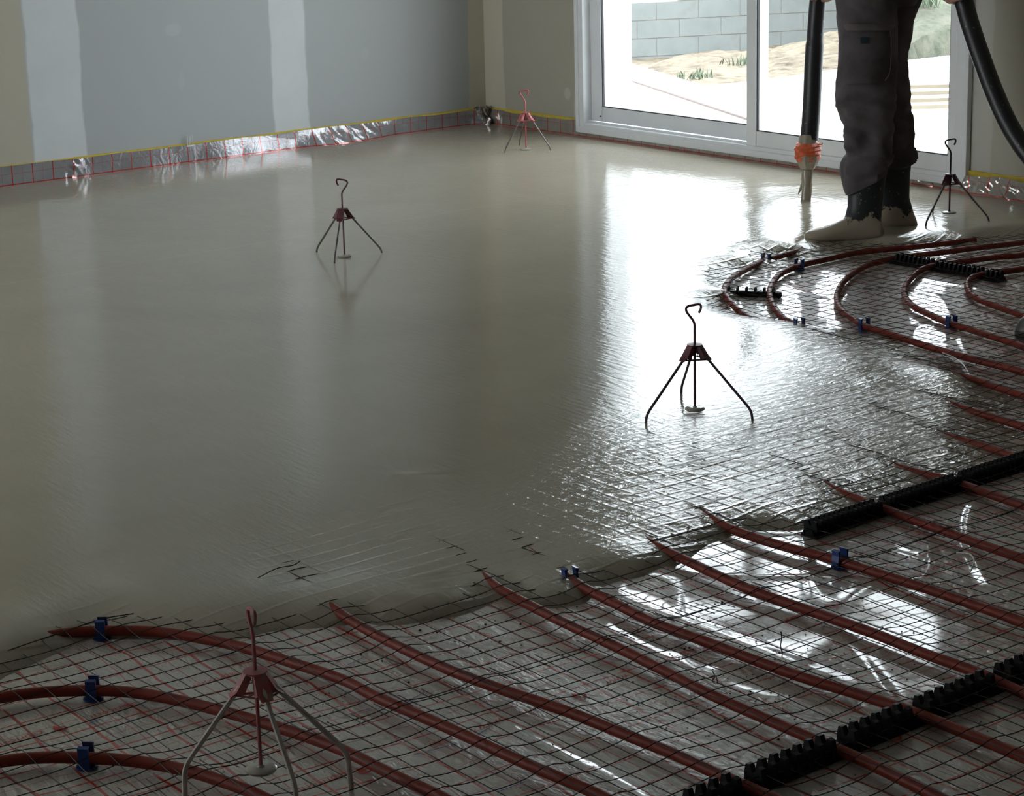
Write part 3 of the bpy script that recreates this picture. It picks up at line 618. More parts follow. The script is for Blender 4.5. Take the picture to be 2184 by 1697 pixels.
# ------------------------------------------------------------------ wire mesh
def wire_panel(x0, x1, y0, y1, ox, oy, rot, label, lift=0.0, sd=0):
    mb_v = []; mb_f = []; cnt = 0
    cx, cy = (x0 + x1) / 2, (y0 + y1) / 2; cr, sr = math.cos(rot), math.sin(rot)
    def zof(x, y):
        d = np.array([pipe_dist(a, b_) for a, b_ in zip(x, y)])
        base = FILM + 0.0205 + 0.005 * noise2(x * 5, y * 5, 30 + sd) + lift
        top = PZ + PR + 0.0012 + lift
        z = base + (top - base) * np.exp(-(d / 0.038) ** 2)
        return np.where(d < 0.016, np.maximum(z, top), z)
    step = 0.012; r = 0.00105
    fams = []
    for xk in np.arange(math.ceil((x0 - ox) / 0.052) * 0.052 + ox, x1, 0.052): fams.append(('y', xk))
    for yk in np.arange(math.ceil((y0 - oy) / 0.052) * 0.052 + oy, y1, 0.052): fams.append(('x', yk))
    for fam, c in fams:
        if fam == 'y': s = np.arange(y0, y1, step); x = np.full(len(s), c); y = s
        else: s = np.arange(x0, x1, step); y = np.full(len(s), c); x = s
        x2 = cx + (x - cx) * cr - (y - cy) * sr; y2 = cy + (x - cx) * sr + (y - cy) * cr
        wob = 0.0045
        x2 = x2 + wob * noise2(x * 6 + 3, y * 6, 40 + sd) + 0.0006 * noise2(x * 22, y * 22, 41); y2 = y2 + wob * noise2(x * 6, y * 6 + 8, 42 + sd) + 0.0006 * noise2(x * 22, y * 22, 43)
        z = zof(x2, y2); sl_ = screed_level(x2, y2)
        vis = (z > sl_ - 0.004) & (x2 > 0.05) & (y2 < -0.05)
        i = 0; m_ = len(s)
        while i < m_:
            if not vis[i]: i += 1; continue
            j = i
            while j + 1 < m_ and vis[j + 1]: j += 1
            if j - i >= 2:
                pp = np.stack([x2[i:j + 1], y2[i:j + 1], z[i:j + 1]], 1)
                if fam == 'y': nx = np.array([1, 0, 0.]);
                else: nx = np.array([0, 1, 0.])
                for ang in (90, 210, 330):
                    off = nx * r * math.cos(math.radians(ang)) + np.array([0, 0, 1.]) * r * math.sin(math.radians(ang)); mb_v.append(pp + off)
                L_ = len(pp); b0 = cnt
                for a in range(3):
                    b_ = (a + 1) % 3; k = np.arange(L_ - 1)
                    mb_f.append(np.stack([b0 + a * L_ + k, b0 + a * L_ + k + 1, b0 + b_ * L_ + k + 1, b0 + b_ * L_ + k], 1))
                cnt += 3 * L_
            i = j + 1
    o = link('wire_mesh', np_mesh('wire_mesh', np.vstack(mb_v), np.vstack(mb_f)), M['wire'])
    tag(o, label, 'wire mesh', 'thin reinforcement mesh sheets', 'stuff')
wire_panel(4.9, 5.93, -5.9, -2.45, 0.012, 0.03, math.radians(-1.2), 'thin dark wire mesh sheet draped over the pipes along the screed edge', 0, 0)
wire_panel(5.86, 7.4, -5.9, -2.2, 0.031, 0.018, math.radians(-0.6), 'thin dark wire mesh sheet over dry film at the bottom right', 0.0015, 1)
wire_panel(3.35, 5.0, -2.75, -0.4, 0.02, 0.044, math.radians(1.0), 'thin dark wire mesh sheet over the looped pipes near the worker', 0.0, 2)
wire_panel(4.95, 5.9, -2.5, -0.4, 0.0, 0.02, math.radians(0.4), 'thin dark wire mesh sheet over pipes at the right edge', 0.001, 3)

# ------------------------------------------------------------------ blue pipe clips
def clip_parts():
    mb = MB(); mb.lathe([(0.001, 0), (0.019, 0), (0.019, 0.003), (0.012, 0.006), (0.001, 0.006)], n=16); base = mb.mesh('clip_base', True)
    def prong(sg):
        mb = MB(); prof = [(0.004, 0.003), (0.0145, 0.004), (0.0165, 0.016), (0.0150, 0.030), (0.0165, 0.040), (0.0085, 0.042), (0.0115, 0.030), (0.0122, 0.016), (0.009, 0.008), (0.004, 0.0055)]
        k = len(prof); hw = 0.0095
        V = [(-hw, sg * a, z) for a, z in prof] + [(hw, sg * a, z) for a, z in prof]
        mb.add(V, [tuple(range(k)), tuple(range(2 * k - 1, k - 1, -1))] + [(i, (i + 1) % k, k + (i + 1) % k, k + i) for i in range(k)]); return mb.mesh('prong')
    return base, prong(1), prong(-1)
cb, cp1, cp2 = clip_parts()
for m_ in (cb, cp1, cp2): m_.materials.append(M['bluep'])
for (px, py, ri, lab) in ((217, 1345, 2, 'blue plastic clip on the pipe end dipping into screed at far left'),
                          (203, 1473, 1, 'blue plastic clip on the second pipe from the bottom left'),
                          (187, 1617, 0, 'blue plastic clip on the lowest pipe at the bottom left'),
                          (1220, 1236, 5, 'small blue clip on the pipe just leaving the wet screed'),
                          (1797, 1197, 7, 'blue clip on the pipe below the long black rail, on dry film'),
                          (1847, 695, 15, 'dark blue clip on the third looped pipe'),
                          (2032, 689, 16, 'dark blue clip on the fourth looped pipe'),
                          (1704, 566, 14, 'dark blue clip on top of the second loop near the boots'),
                          (1634, 555, 13, 'dark blue clip at the drowned end of the outermost loop'),
                          (1706, 695, 14, 'dark blue clip where the second loop sinks into bright screed')):
    q = P(px, py, PZ); pp = pipes[ri]; i = int(np.argmin(np.hypot(pp[:, 0] - q[0], pp[:, 1] - q[1]))); i = min(max(i, 1), len(pp) - 2)
    d = pp[i + 1] - pp[i - 1]; e = empty('pipe_clip', (pp[i][0], pp[i][1], FILM + 0.001), math.atan2(d[1], d[0])); tag(e, lab, 'pipe clip', 'blue pipe clips')
    link('clip_base', cb, None, e); link('prong', cp1, None, e); link('prong', cp2, None, e)

# ------------------------------------------------------------------ level tripods
def tripod(c, feet, hook, red, legm, label, raise_=0.0, level=0.0, legr=0.0036, knee=0.020):
    root = empty('level_tripod', (c[0], c[1], level)); tag(root, label, 'tripod', 'screed level tripods')
    zh = raise_
    mb = MB(); u = np.array([hook[0], hook[1], 0]); u = u / np.linalg.norm(u)
    pts = [np.array([0, 0, z + zh]) for z in (0.004, 0.08, 0.16, 0.215, 0.228)] + [u * a + np.array([0, 0, z + zh]) for a, z in ((-0.004, 0.240), (-0.014, 0.254), (-0.021, 0.265), (-0.0215, 0.274), (-0.014, 0.279), (0.0, 0.2815), (0.012, 0.283), (0.0165, 0.279), (0.016, 0.270), (0.011, 0.260))]
    mb.tube(spline(pts, 0.004), 0.0033, 8); mb.build('hook_rod', red, root, smooth=True)
    mb = MB(); mb.lathe([(0.0005, -0.001), (0.024, -0.001), (0.0265, 0.002), (0.0265, 0.004), (0.022, 0.0065), (0.006, 0.007), (0.005, 0.010), (0.0005, 0.010)], (0, 0, zh), 28); mb.build('level_disc', M['disc'], root, smooth=True)
    angs = [math.atan2(f[1], f[0]) for f in feet]
    mb = MB(); mb.lathe([(0.004, 0.174), (0.0195, 0.173), (0.0205, 0.1765), (0.004, 0.1775)], (0, 0, 0), 14); mb.build('top_plate', red, root)
    ring = []
    for a, f in zip(angs, feet):
        d = np.array([math.cos(a), math.sin(a), 0]); t = np.array([-math.sin(a), math.cos(a), 0]); Z = np.array([0, 0, 1.0])
        mb = MB()
        def P4(r0, r1, z0, z1, w0, w1, th):
            V = []
            for r_, z_, w_ in ((r0, z0, w0), (r1, z1, w1)):
                for s_ in (-1, 1):
                    for k in (0, 1): V.append(d * (r_ - k * th) + t * w_ * s_ + Z * (z_ - k * th * 0.5))
            mb.add(V, [(0, 2, 6, 4), (1, 5, 7, 3), (0, 4, 5, 1), (2, 3, 7, 6), (0, 1, 3, 2), (4, 6, 7, 5)])
        P4(0.016, 0.034, 0.1765, 0.147, 0.010, 0.0135, 0.0022); P4(0.034, 0.045, 0.147, 0.1375, 0.0135, 0.010, 0.002)
        for s_ in (-1, 1):                     # side flanges of the channel
            V = [d * a_ + t * s_ * w_ + Z * z_ for a_, w_, z_ in ((0.016, 0.010, 0.1765), (0.035, 0.0135, 0.145), (0.023, 0.0135, 0.138), (0.008, 0.010, 0.168))]
            V2 = [v - t * s_ * 0.0018 for v in V]
            mb.add(V + V2, [(0, 1, 2, 3), (7, 6, 5, 4), (0, 4, 5, 1), (1, 5, 6, 2), (2, 6, 7, 3), (3, 7, 4, 0)])
        mb.build('bracket', red, root); ring.append(d * 0.040 + Z * 0.139)
        r_f = math.hypot(*f[:2]); zf = -0.043 - level
        A_ = d * 0.026 + Z * 0.152; K_ = d * (r_f - 0.009) + Z * knee; G_ = d * (r_f + 0.002) + Z * zf
        pts = [A_ + (K_ - A_) * k for k in (0, 0.25, 0.5, 0.75, 0.96)] + [d * (r_f - 0.005) + Z * (knee - 0.008), d * (r_f - 0.001) + Z * (knee - 0.024)] + [G_]
        mb = MB(); mb.tube(spline(pts, 0.006), legr, 8); mb.build('leg', legm, root, smooth=True)
    mb = MB(); mb.tube(ring + [ring[0]], 0.0022, 6); mb.build('ring', red, root)
    return root
def offs(c, lst, z=0.0): return [P(x, y, z)[:2] - c[:2] for x, y in lst]
R2 = RT[:2]; V2 = FW[:2]
cA = P(735, 547, 0); tripod(cA, offs(cA, [(675, 537), (713, 561), (815, 538)]), -R2 + 0.1 * V2, M['redsteel'], M['steel'], 'dark red tripod with hooked rod alone in the middle of the wet screed')
cB = P(1122, 319, 0); tripod(cB, offs(cB, [(1076, 325), (1108, 309), (1175, 320)]), R2, M['pinksteel'], M['steel'], 'faded pink-red tripod farthest off, near the room corner')
cC = P(1482, 873, 0); tripod(cC, offs(cC, [(1377, 896), (1453, 836), (1605, 887)]), R2, M['redsteel'], M['darkleg'], 'dark red tripod standing in the bright window reflection')
fD = [P(1974, 482, 0), P(1989, 452, 0), P(2110, 472, 0)]; cD = (fD[0] + fD[1] + fD[2]) / 3; tripod(cD, [f[:2] - cD[:2] for f in fD], R2, M['redsteel'], M['steel'], 'dark red tripod right of the worker, before the patio door jamb', 0.026)
cE = P(557, 1642, 0)
fE = [P(392, 1640, 0.02), P(743, 1610, 0.02)]; o3 = 3 * cE - 0 * cE - fE[0] - fE[1] - cE
fE.append(np.array([cE[0] * 1 + 0.135 * math.cos(math.radians(-8)), cE[1] + 0.135 * math.sin(math.radians(-8)), 0]))
tripod(cE, [f[:2] - cE[:2] for f in fE], -V2 + 0.42 * R2, M['dullred'], M['coated'], 'nearest tripod with screed-coated legs standing on dry gridded film', legr=0.0046, knee=0.034)

# ------------------------------------------------------------------ worker
person = empty('person', (3.5, -0.92, 0.0)); tag(person, 'worker in grey cargo trousers and muddy rubber boots holding a thick black hose', 'person')
PO = Vector((3.5, -0.92, 0.0))
r0 = np.array([RT[0], RT[1], 0]); r0 /= np.linalg.norm(r0); f0 = np.array([FW[0], FW[1], 0]); f0 /= np.linalg.norm(f0)
def ring_px(xL, yL, xR, yR, dep, thick, n=36, wr=0.0, seed=0, flat=0.0):
    A = PD(xL, yL, dep); B = PD(xR, yR, dep); c = (A + B) / 2; h = (B - A) / 2; hl = np.linalg.norm(h); out = []
    for k in range(n):
        t = 2 * math.pi * k / n; ct, st = math.cos(t), math.sin(t)
        e = 0.86; ct = math.copysign(abs(ct) ** e, ct); st = math.copysign(abs(st) ** e, st)
        w = 1.0
        if wr:
            w += wr / hl * (float(noise2(t * 1.1 + seed, c[2] * 26 + 0.6 * math.sin(t * 2 + seed), 50 + seed)) + 0.6 * float(noise2(t * 2.2 + seed, c[2] * 55 + t, 60 + seed))) * abs(st) ** 0.5
            ym = (yL + yR) / 2
            if ym > 165: w += 0.013 / hl * min(1.0, (ym - 165) / 40) * (0.8 - 2.0 * abs(float(noise2(t * 0.9 + seed * 3, c[2] * 19 + 1.5 * math.sin(t + seed), 90 + seed)))) * abs(st) ** 0.5
        out.append(tuple(c + h * ct * w + f0 * st * thick * hl * w))
    return out
def interp_rows(rows, n):
    rows = np.array(rows, float); s = np.r_[0, np.cumsum(np.hypot(np.diff(rows[:, 1]), 0.3 * np.diff(rows[:, 0])) + 1e-6)]
    t = np.linspace(0, s[-1], n); return np.stack([np.interp(t, s, rows[:, k]) for k in range(rows.shape[1])], 1)
DN, DF = 7.93, 8.10
def child(o): o.parent = person; o.matrix_parent_inverse = Matrix.Translation(-PO); return o
# rows: xL, yL, xR, yR, wrinkle
near = [(1786, -60, 1905, -60, .003), (1781, 0, 1913, 0, .003), (1787, 46, 1914, 50, .003), (1789, 92, 1914, 92, .002), (1787, 138, 1913, 138, .002), (1782, 178, 1912, 175, .004), (1780, 205, 1909, 205, .006),
        (1784, 228, 1907, 230, .007), (1793, 247, 1905, 250, .007), (1800, 265, 1905, 270, .007), (1799, 306, 1904, 306, .008), (1808, 334, 1902, 334, .008)]
mb = MB(); R = [ring_px(a, b_, c_, d_, DN, 0.80, wr=w * 2.2, seed=1) for a, b_, c_, d_, w in interp_rows(near, 64)]
mb.rings(R)
far = [(1830, -60, 1968, -60, .002), (1840, 0, 1966, 0, .003), (1830, 43, 1949.5, 43, .003), (1822, 90, 1942, 90, .003), (1820, 123, 1934, 123, .004), (1824, 172, 1939, 172, .005), (1826, 214, 1938, 214, .006), (1832, 245, 1945, 245, .007), (1840, 282, 1951, 282, .007),
       (1844, 312, 1948, 312, .007), (1846, 326, 1953, 325, .006), (1850, 342, 1949, 343, .003)]
R = [ring_px(a, b_, c_, d_, DF, 0.80, wr=w * 2.2, seed=4) for a, b_, c_, d_, w in interp_rows(far, 60)]
mb.rings(R)
hip = [(1776, -210, 1962, -210, .0), (1774, -150, 1972, -150, 0), (1778, -80, 1974, -80, .0), (1782, -40, 1970, -40, .002), (1786, -12, 1962, -12, .002), (1800, 10, 1950, 10, 0)]
R = [ring_px(a, b_, c_, d_, (DN + DF) / 2, 0.98, wr=w) for a, b_, c_, d_, w in interp_rows(hip, 16)]
mb.rings(R)
M['trouser'] = simple('grey_work_cloth', (0.115, 0.097, 0.105), (0.062, 0.051, 0.054), 9, 0.85, bs=0.5, bd=0.008)
M['trouser2'] = simple('grey_work_cloth_light', (0.15, 0.13, 0.125), (0.10, 0.085, 0.085), 12, 0.85)
tz = mb.build('trousers', M['trouser'], smooth=True); child(tz)
rm = tz.modifiers.new('fuse', 'REMESH'); rm.mode = 'VOXEL'; rm.voxel_size = 0.006; rm.use_smooth_shade = True
sm = tz.modifiers.new('smooth', 'SMOOTH'); sm.iterations = 1; sm.factor = 0.5
# rumpled trouser ends over the boots
def cuff(rows, dep, seed, n=26, th=0.85):
    mb = MB(); R = [ring_px(a, b_, c_, d_, dep, th, 40, w, seed) for a, b_, c_, d_, w in interp_rows(rows, n)]
    R2_ = [ring_px(a + 4, b_ - 2, c_ - 4, d_ - 2, dep, th, 40, w, seed) for a, b_, c_, d_, w in interp_rows(rows, n)][::-1]
    mb.rings(R + R2_, cap=False); o = mb.build('trouser_cuff', M['trouser'], smooth=True); child(o); return o
cuff([(1806, 330, 1902, 326, .006), (1797, 338, 1903, 334, .007), (1794, 350, 1901, 346, .006), (1793, 368, 1898, 352, .006), (1795, 385, 1893, 358, .006), (1799, 404, 1890, 364, .004), (1803, 414, 1888, 369, .002)], DN, 7)
cuff([(1846, 316, 1950, 314, .004), (1846, 326, 1954, 325, .006), (1850, 340, 1954, 337, .006), (1862, 356, 1950, 344, .004), (1872, 366, 1945, 350, .002)], DF, 9, 16)
# cargo pocket with flap and badge
def surf_patch(rows, dep, off, name, mat, thick=0.004, bulge=0.0):
    V = []; m_ = len(rows); n_ = 12
    for side in (0, 1):
        for i, (xL, xR, y, leg) in enumerate(rows):
            for j in range(n_):
                t = j / (n_ - 1); x = xL + (xR - xL) * t
                cx_, hx = leg; s_ = max(-0.97, min(0.97, (x - cx_) / hx)); dd = dep - 0.80 * (hx / F * dep) * (1 - abs(s_) ** 2.3) ** (1 / 2.3) - off - bulge * math.sin(math.pi * t) * math.sin(math.pi * (i + .5) / m_)
                V.append(PD(x, y, dd + side * thick))
    K = m_ * n_; Fc = []
    for i in range(m_ - 1):
        for j in range(n_ - 1):
            a = i * n_ + j; Fc += [(a, a + 1, a + n_ + 1, a + n_), (K + a, K + a + n_, K + a + n_ + 1, K + a + 1)]
    for j in range(n_ - 1): Fc += [(j, K + j, K + j + 1, j + 1), ((m_ - 1) * n_ + j, (m_ - 1) * n_ + j + 1, K + (m_ - 1) * n_ + j + 1, K + (m_ - 1) * n_ + j)]
    for i in range(m_ - 1): Fc += [(i * n_, (i + 1) * n_, K + (i + 1) * n_, K + i * n_), (i * n_ + n_ - 1, K + i * n_ + n_ - 1, K + (i + 1) * n_ + n_ - 1, (i + 1) * n_ + n_ - 1)]
    mb = MB(); mb.add(V, Fc); o = mb.build(name, mat, smooth=True); child(o); return o
lg = (1849, 65)
surf_patch([(1799, 1900, 62, lg), (1797, 1901, 80, lg), (1796, 1901, 110, lg), (1795, 1900, 145, lg), (1796, 1896, 162, lg), (1799, 1888, 174, lg), (1804, 1876, 178, lg)], DN, 0.007, 'pocket', M['trouser'], 0.010, 0.012)
surf_patch([(1801, 1911, 51, lg), (1800, 1909, 56, lg), (1801, 1906, 61, lg), (1806, 1900, 65, lg)], DN, 0.019, 'pocket_flap', M['trouser2'], 0.006, 0.004)
surf_patch([(1835, 1853, 79, lg), (1835, 1853, 86, lg), (1835, 1853, 93, lg)], DN, 0.024, 'badge', simple('dark_teal_badge', (0.01, 0.03, 0.04), rough=0.6), 0.002)

mb = MB(); mb.tube([PD(x, y, DN - 0.80 * (65 / F * DN) * (1 - min(0.97, abs((x - 1849) / 65)) ** 2.3) ** (1 / 2.3) - 0.016) for x, y in ((1898, 66), (1901, 80), (1901, 110), (1900, 142), (1896, 160), (1888, 172))], 0.0018, 6)
o = mb.build('pocket_seam', M['trouser2'], smooth=True); o.parent = tz
for o in list(person.children):
    if o.name in ('pocket', 'pocket_flap', 'badge'): o.parent = tz; o.matrix_parent_inverse = Matrix.Identity(4)
# boots
m, nt, b, _ = newmat('rubber_boot_half_coated')
geo = N(nt, 'ShaderNodeNewGeometry'); sp = N(nt, 'ShaderNodeSeparateXYZ'); nt.links.new(geo.outputs['Position'], sp.inputs[0])
nz = noise_n(nt, 34, 5, 0.65, geo.outputs['Position']); nz2 = noise_n(nt, 9, 2, 0.5, geo.outputs['Position'])
hgt = mth(nt, 'ADD', sp.outputs[2], mth(nt, 'MULTIPLY', mth(nt, 'SUBTRACT', nz, 0.5), 0.12)); hgt = mth(nt, 'ADD', hgt, mth(nt, 'MULTIPLY', mth(nt, 'SUBTRACT', nz2, 0.5), 0.10))
wet = mth(nt, 'MULTIPLY', mth(nt, 'SUBTRACT', 0.062, hgt), 300, clamp=True)
spk = mth(nt, 'MULTIPLY', mth(nt, 'SUBTRACT', noise_n(nt, 75, 2, 0.5, geo.outputs['Position']), 0.70), 40, clamp=True)
wet = mth(nt, 'MAXIMUM', wet, spk)
nt.links.new(mix_rgb(nt, wet, (0.014, 0.020, 0.020), (0.33, 0.275, 0.205)), b.inputs['Base Color'])
nt.links.new(mth(nt, 'MULTIPLY_ADD', wet, -0.2, 0.48), b.inputs['Roughness']); bump(nt, b, wet, 0.4, 0.003)
M['boot'] = m
def boot(rows, foot, dep, seed, name='rubber_boot', parent=True):
    e = MB()
    R = [ring_px(a, b_, c_, d_, dep, th, 32, 0) for a, b_, c_, d_, th in interp_rows(rows, 26)]
    e.rings(R)
    # foot: stations from heel to toe, each a D-shaped section standing on the sole
    fo = interp_rows(foot, 24); RR = []
    for xs, yt, yb, wd in fo:
        top = PD(xs, yt, dep); bot = PD(xs, yb, dep); h = (top[2] - bot[2]); ring = []
        for k in range(24):
            t = 2 * math.pi * k / 24; ct, st = math.cos(t), math.sin(t)
            zz_ = bot[2] + h * (0.5 + 0.5 * st) if st > 0 else bot[2] + h * 0.5 * (1 - abs(st) ** 0.5)
            ww = wd * (math.copysign(abs(ct) ** 0.7, ct)) * (1.0 if st < 0 else (1 - 0.35 * st))
            q = bot + f0 * ww; ring.append((q[0], q[1], max(zz_, -0.04)))
        RR.append(ring)
    e.rings(RR)
    o = e.build(name, M['boot'], smooth=True)
    rm = o.modifiers.new('fuse', 'REMESH'); rm.mode = 'VOXEL'; rm.voxel_size = 0.005; rm.use_smooth_shade = True
    s_ = o.modifiers.new('smooth', 'SMOOTH'); s_.iterations = 6; s_.factor = 0.5
    if parent: child(o)
    return o
boot([(1806, 345, 1894, 345, .85), (1807, 385, 1888, 385, .85), (1808, 414, 1884, 415, .8), (1808, 440, 1880, 445, .78), (1803, 460, 1880, 462, .72), (1797, 474, 1881, 478, .66), (1792, 490, 1881, 492, .6)],
     [(1884, 478, 499, .026), (1876, 462, 505, .036), (1850, 455, 508, .038), (1815, 455, 511, .038), (1795, 466, 512, .041), (1772, 477, 513, .046), (1750, 484, 513, .048), (1735, 487, 512, .045), (1723, 491, 511, .036), (1716, 498, 508, .018)], DN, 1)
boot([(1868, 335, 1944, 335, .85), (1866, 380, 1940, 380, .85), (1864, 420, 1939, 420, .8), (1860, 445, 1946, 445, .75), (1858, 465, 1952, 465, .66), (1858, 476, 1954, 476, .6)],
     [(1955, 470, 487, .026), (1948, 452, 489, .036), (1920, 445, 490, .038), (1880, 446, 491, .038), (1855, 458, 491, .041), (1830, 466, 491, .046), (1808, 472, 490, .046), (1796, 478, 488, .030)], DF, 2)

# upper body above the frame: one continuous skinned figure
def skinned(name, pts, edges, rad, mats, root=0, sub=2):
    me = bpy.data.meshes.new(name); me.from_pydata([tuple(map(float, p)) for p in pts], edges, [])
    o = link(name, me, mats); s = o.modifiers.new('skin', 'SKIN'); s.use_smooth_shade = True
    sv = me.skin_vertices[0].data
    for i, r in enumerate(rad): sv[i].radius = (r, r) if not isinstance(r, tuple) else r; sv[i].use_root = (i == root)
    ss = o.modifiers.new('sub', 'SUBSURF'); ss.levels = sub; ss.render_levels = sub
    return o
DM = (DN + DF) / 2
H1 = PD(1752, -22, 8.46); H2 = PD(2049, -20, 7.62)
B = [PD(1874, -70, DM), PD(1872, -170, DM), PD(1868, -270, DM), PD(1862, -350, DM), PD(1852, -398, DM), PD(1846, -430, DM),      # 0-5 pelvis..neck
     PD(1838, -470, DM), PD(1838, -520, DM),                                                                             # 6,7 head
     PD(1876, -355, DM - 0.17), PD(1960, -215, DM - 0.30), PD(2040, -60, 7.70), PD(2046, -38, 7.66),                    # near arm 8-11
     PD(1852, -355, DM + 0.17), PD(1800, -210, DM + 0.32), PD(1770, -70, 8.46), PD(1762, -40, 8.46)]                    # far arm 12-15
E_ = [(0, 1), (1, 2), (2, 3), (3, 4), (4, 5), (5, 6), (6, 7), (3, 8), (8, 9), (9, 10), (10, 11), (3, 12), (12, 13), (13, 14), (14, 15)]
rad = [.155, .145, .150, .135, .062, .056, .088, .085, .066, .048, .034, .034, .066, .048, .034, .034]
M['skin'] = simple('skin', (0.42, 0.24, 0.18), (0.36, 0.20, 0.15), 20, 0.5)
M['jacket'] = simple('dark_work_jacket', (0.05, 0.05, 0.06), (0.035, 0.035, 0.04), 10, 0.85)
bd = skinned('body', B, E_, rad, [M['jacket']]); child(bd)
hd = MB(); hc = PD(1836, -492, DM); up = np.array([0, 0, 1.0]); fwd_ = -r0
RR = []
for z_, a_, b_, o_ in ((-.125, .035, .04, .0), (-.11, .06, .052, .012), (-.085, .075, .062, .014), (-.05, .086, .070, .008), (-.01, .094, .076, 0), (.03, .098, .078, -.004), (.07, .092, .072, -.008), (.10, .07, .055, -.01), (.118, .03, .025, -.012)):
    RR.append([tuple(hc + up * z_ + fwd_ * (o_ + a_ * math.cos(t)) + f0 * b_ * math.sin(t)) for t in np.linspace(0, 2 * math.pi, 24, endpoint=False)])
hd.rings(RR)
hd.tube([hc + fwd_ * .088 + up * .01, hc + fwd_ * .105 + up * -.02, hc + fwd_ * .118 + up * -.035, hc + fwd_ * .09 + up * -.045], [.010, .013, .015, .010], 8)
for s_ in (-1, 1): hd.tube([hc + f0 * s_ * .074 + up * .015, hc + f0 * s_ * .084, hc + f0 * s_ * .076 + up * -.035], [.012, .018, .009], 8)
hd.tube([hc + fwd_ * .088 + f0 * -.022 + up * -.068, hc + fwd_ * .096 + up * -.067, hc + fwd_ * .088 + f0 * .022 + up * -.068], .006, 6)
for s_ in (-1, 1):
    for k in range(1): hd.tube([hc + fwd_ * .078 + f0 * s_ * .032 + up * .012, hc + fwd_ * .092 + f0 * s_ * .03 + up * .012], [.013, .007], 8)
child(hd.build('head', M['skin'], smooth=True))
mb = MB(); RR = []
for z_, a_, b_, o_ in ((-.06, .05, .076, -.055), (-.02, .07, .082, -.04), (.02, .095, .084, -.018), (.06, .105, .082, -.008), (.10, .09, .07, -.008), (.125, .06, .045, -.01), (.135, .02, .02, -.01)):
    RR.append([tuple(hc + up * z_ + fwd_ * (o_ + a_ * math.cos(t)) + f0 * b_ * math.sin(t)) for t in np.linspace(0, 2 * math.pi, 24, endpoint=False)])
mb.rings(RR); child(mb.build('hair', simple('short_brown_hair', (0.05, 0.03, 0.02), rough=0.8), smooth=True))
def hand(c, axis, out, wrist):
    """palm plus five fingers closed round a hose running along axis at c; out = side of the palm"""
    axis = axis / np.linalg.norm(axis); out = out - axis * (out @ axis); out /= np.linalg.norm(out); side = np.cross(axis, out)
    pts = [wrist, c + out * 0.052, c + out * 0.050 + side * 0.004]; E2 = [(0, 1), (1, 2)]; rad = [.028, (.042, .020), (.040, .018)]
    for k, (s_, L_) in enumerate(((-.033, .9), (-.011, 1.0), (.011, .95), (.032, .8))):
        i0 = len(pts); prev = 2
        for j, a in enumerate((35, 80, 125, 165)):
            t = math.radians(a * L_); r_ = 0.046
            pts.append(c + axis * s_ + out * r_ * math.cos(t) + side * r_ * math.sin(t)); rad.append(.0095 - .0008 * j); E2.append((prev, len(pts) - 1)); prev = len(pts) - 1
    prev = 1
    for j, a in enumerate((-30, -75, -115)):
        t = math.radians(a); pts.append(c + axis * (-.030 + .008 * j) + out * .046 * math.cos(t) + side * .046 * math.sin(t)); rad.append(.0115 - .001 * j); E2.append((prev, len(pts) - 1)); prev = len(pts) - 1
    o = skinned('hand', pts, E2, rad, [M['skin']], 1, 2); child(o)
hand(H1, PD(1748, -60, 8.46) - PD(1742, 20, 8.46), RT.copy(), PD(1766, -55, 8.46))
hand(H2, PD(2040, -60, 7.62) - PD(2055, 20, 7.62), -RT * 0.6 + f0 * 0.4, PD(2043, -50, 7.68))

# ------------------------------------------------------------------ hose, nozzle and poured stream
m, nt, b, _ = newmat('black_rubber_hose')
geo = N(nt, 'ShaderNodeNewGeometry'); sp_ = mth(nt, 'MULTIPLY', mth(nt, 'SUBTRACT', noise_n(nt, 60, 3, 0.6, geo.outputs['Position']), 0.66), 22, clamp=True)
nt.links.new(mix_rgb(nt, mth(nt, 'MULTIPLY', sp_, 0.6), (0.012, 0.011, 0.013), (0.25, 0.21, 0.16)), b.inputs['Base Color']); setp(b, Roughness=0.42); bump(nt, b, noise_n(nt, 90, 3, 0.6, geo.outputs['Position']), 0.15, 0.002)
M['hose'] = m
hose = empty('concrete_hose', tuple(P(1720, 350, 0))); tag(hose, 'thick black pumping hose held by the worker, with orange tape at its mouth', 'hose')
HO = Vector(hose.location)
def hchild(o): o.parent = hose; o.matrix_parent_inverse = Matrix.Translation(-HO); return o
DNZ = 8.60
hp = [PD(1726, 300, DNZ), PD(1731, 230, DNZ), PD(1735, 140, 8.58), PD(1741, 40, 8.55), PD(1748, -30, 8.5), PD(1768, -150, 8.35), PD(1830, -262, 7.90), PD(1905, -278, 7.52), PD(1990, -190, 7.46), PD(2025, -90, 7.55), PD(2052, -10, 7.62), PD(2067, 45, 7.62), PD(2092, 120, 7.6), PD(2124, 205, 7.58), PD(2160, 280, 7.55), PD(2212, 352, 7.5), PD(2290, 425, 7.4), PD(2400, 500, 7.22), P(2560, 590, FILM + 0.05), P(2760, 640, FILM + 0.042), P(3000, 640, FILM + 0.042)]
mb = MB(); hs = spline(hp, 0.02); mb.tube(hs, [0.0335 + 0.003 * (i < 20) for i in range(len(hs))], 24); hchild(mb.build('hose_body', M['hose'], smooth=True))
ax0 = [PD(1723.5, y, DNZ) for y in (290, 306, 312, 330, 346, 352, 362)]
mb = MB(); mb.tube([ax0[0], ax0[1], ax0[2]], [.0365, .0385, .0385], 24); hchild(mb.build('coated_sleeve', M['screed_drip'], smooth=True))
M['orange'] = simple('orange_tape', (0.75, 0.13, 0.03), (0.55, 0.10, 0.04), 60, 0.5, bs=0.6, bd=0.006)
mb = MB(); R = []
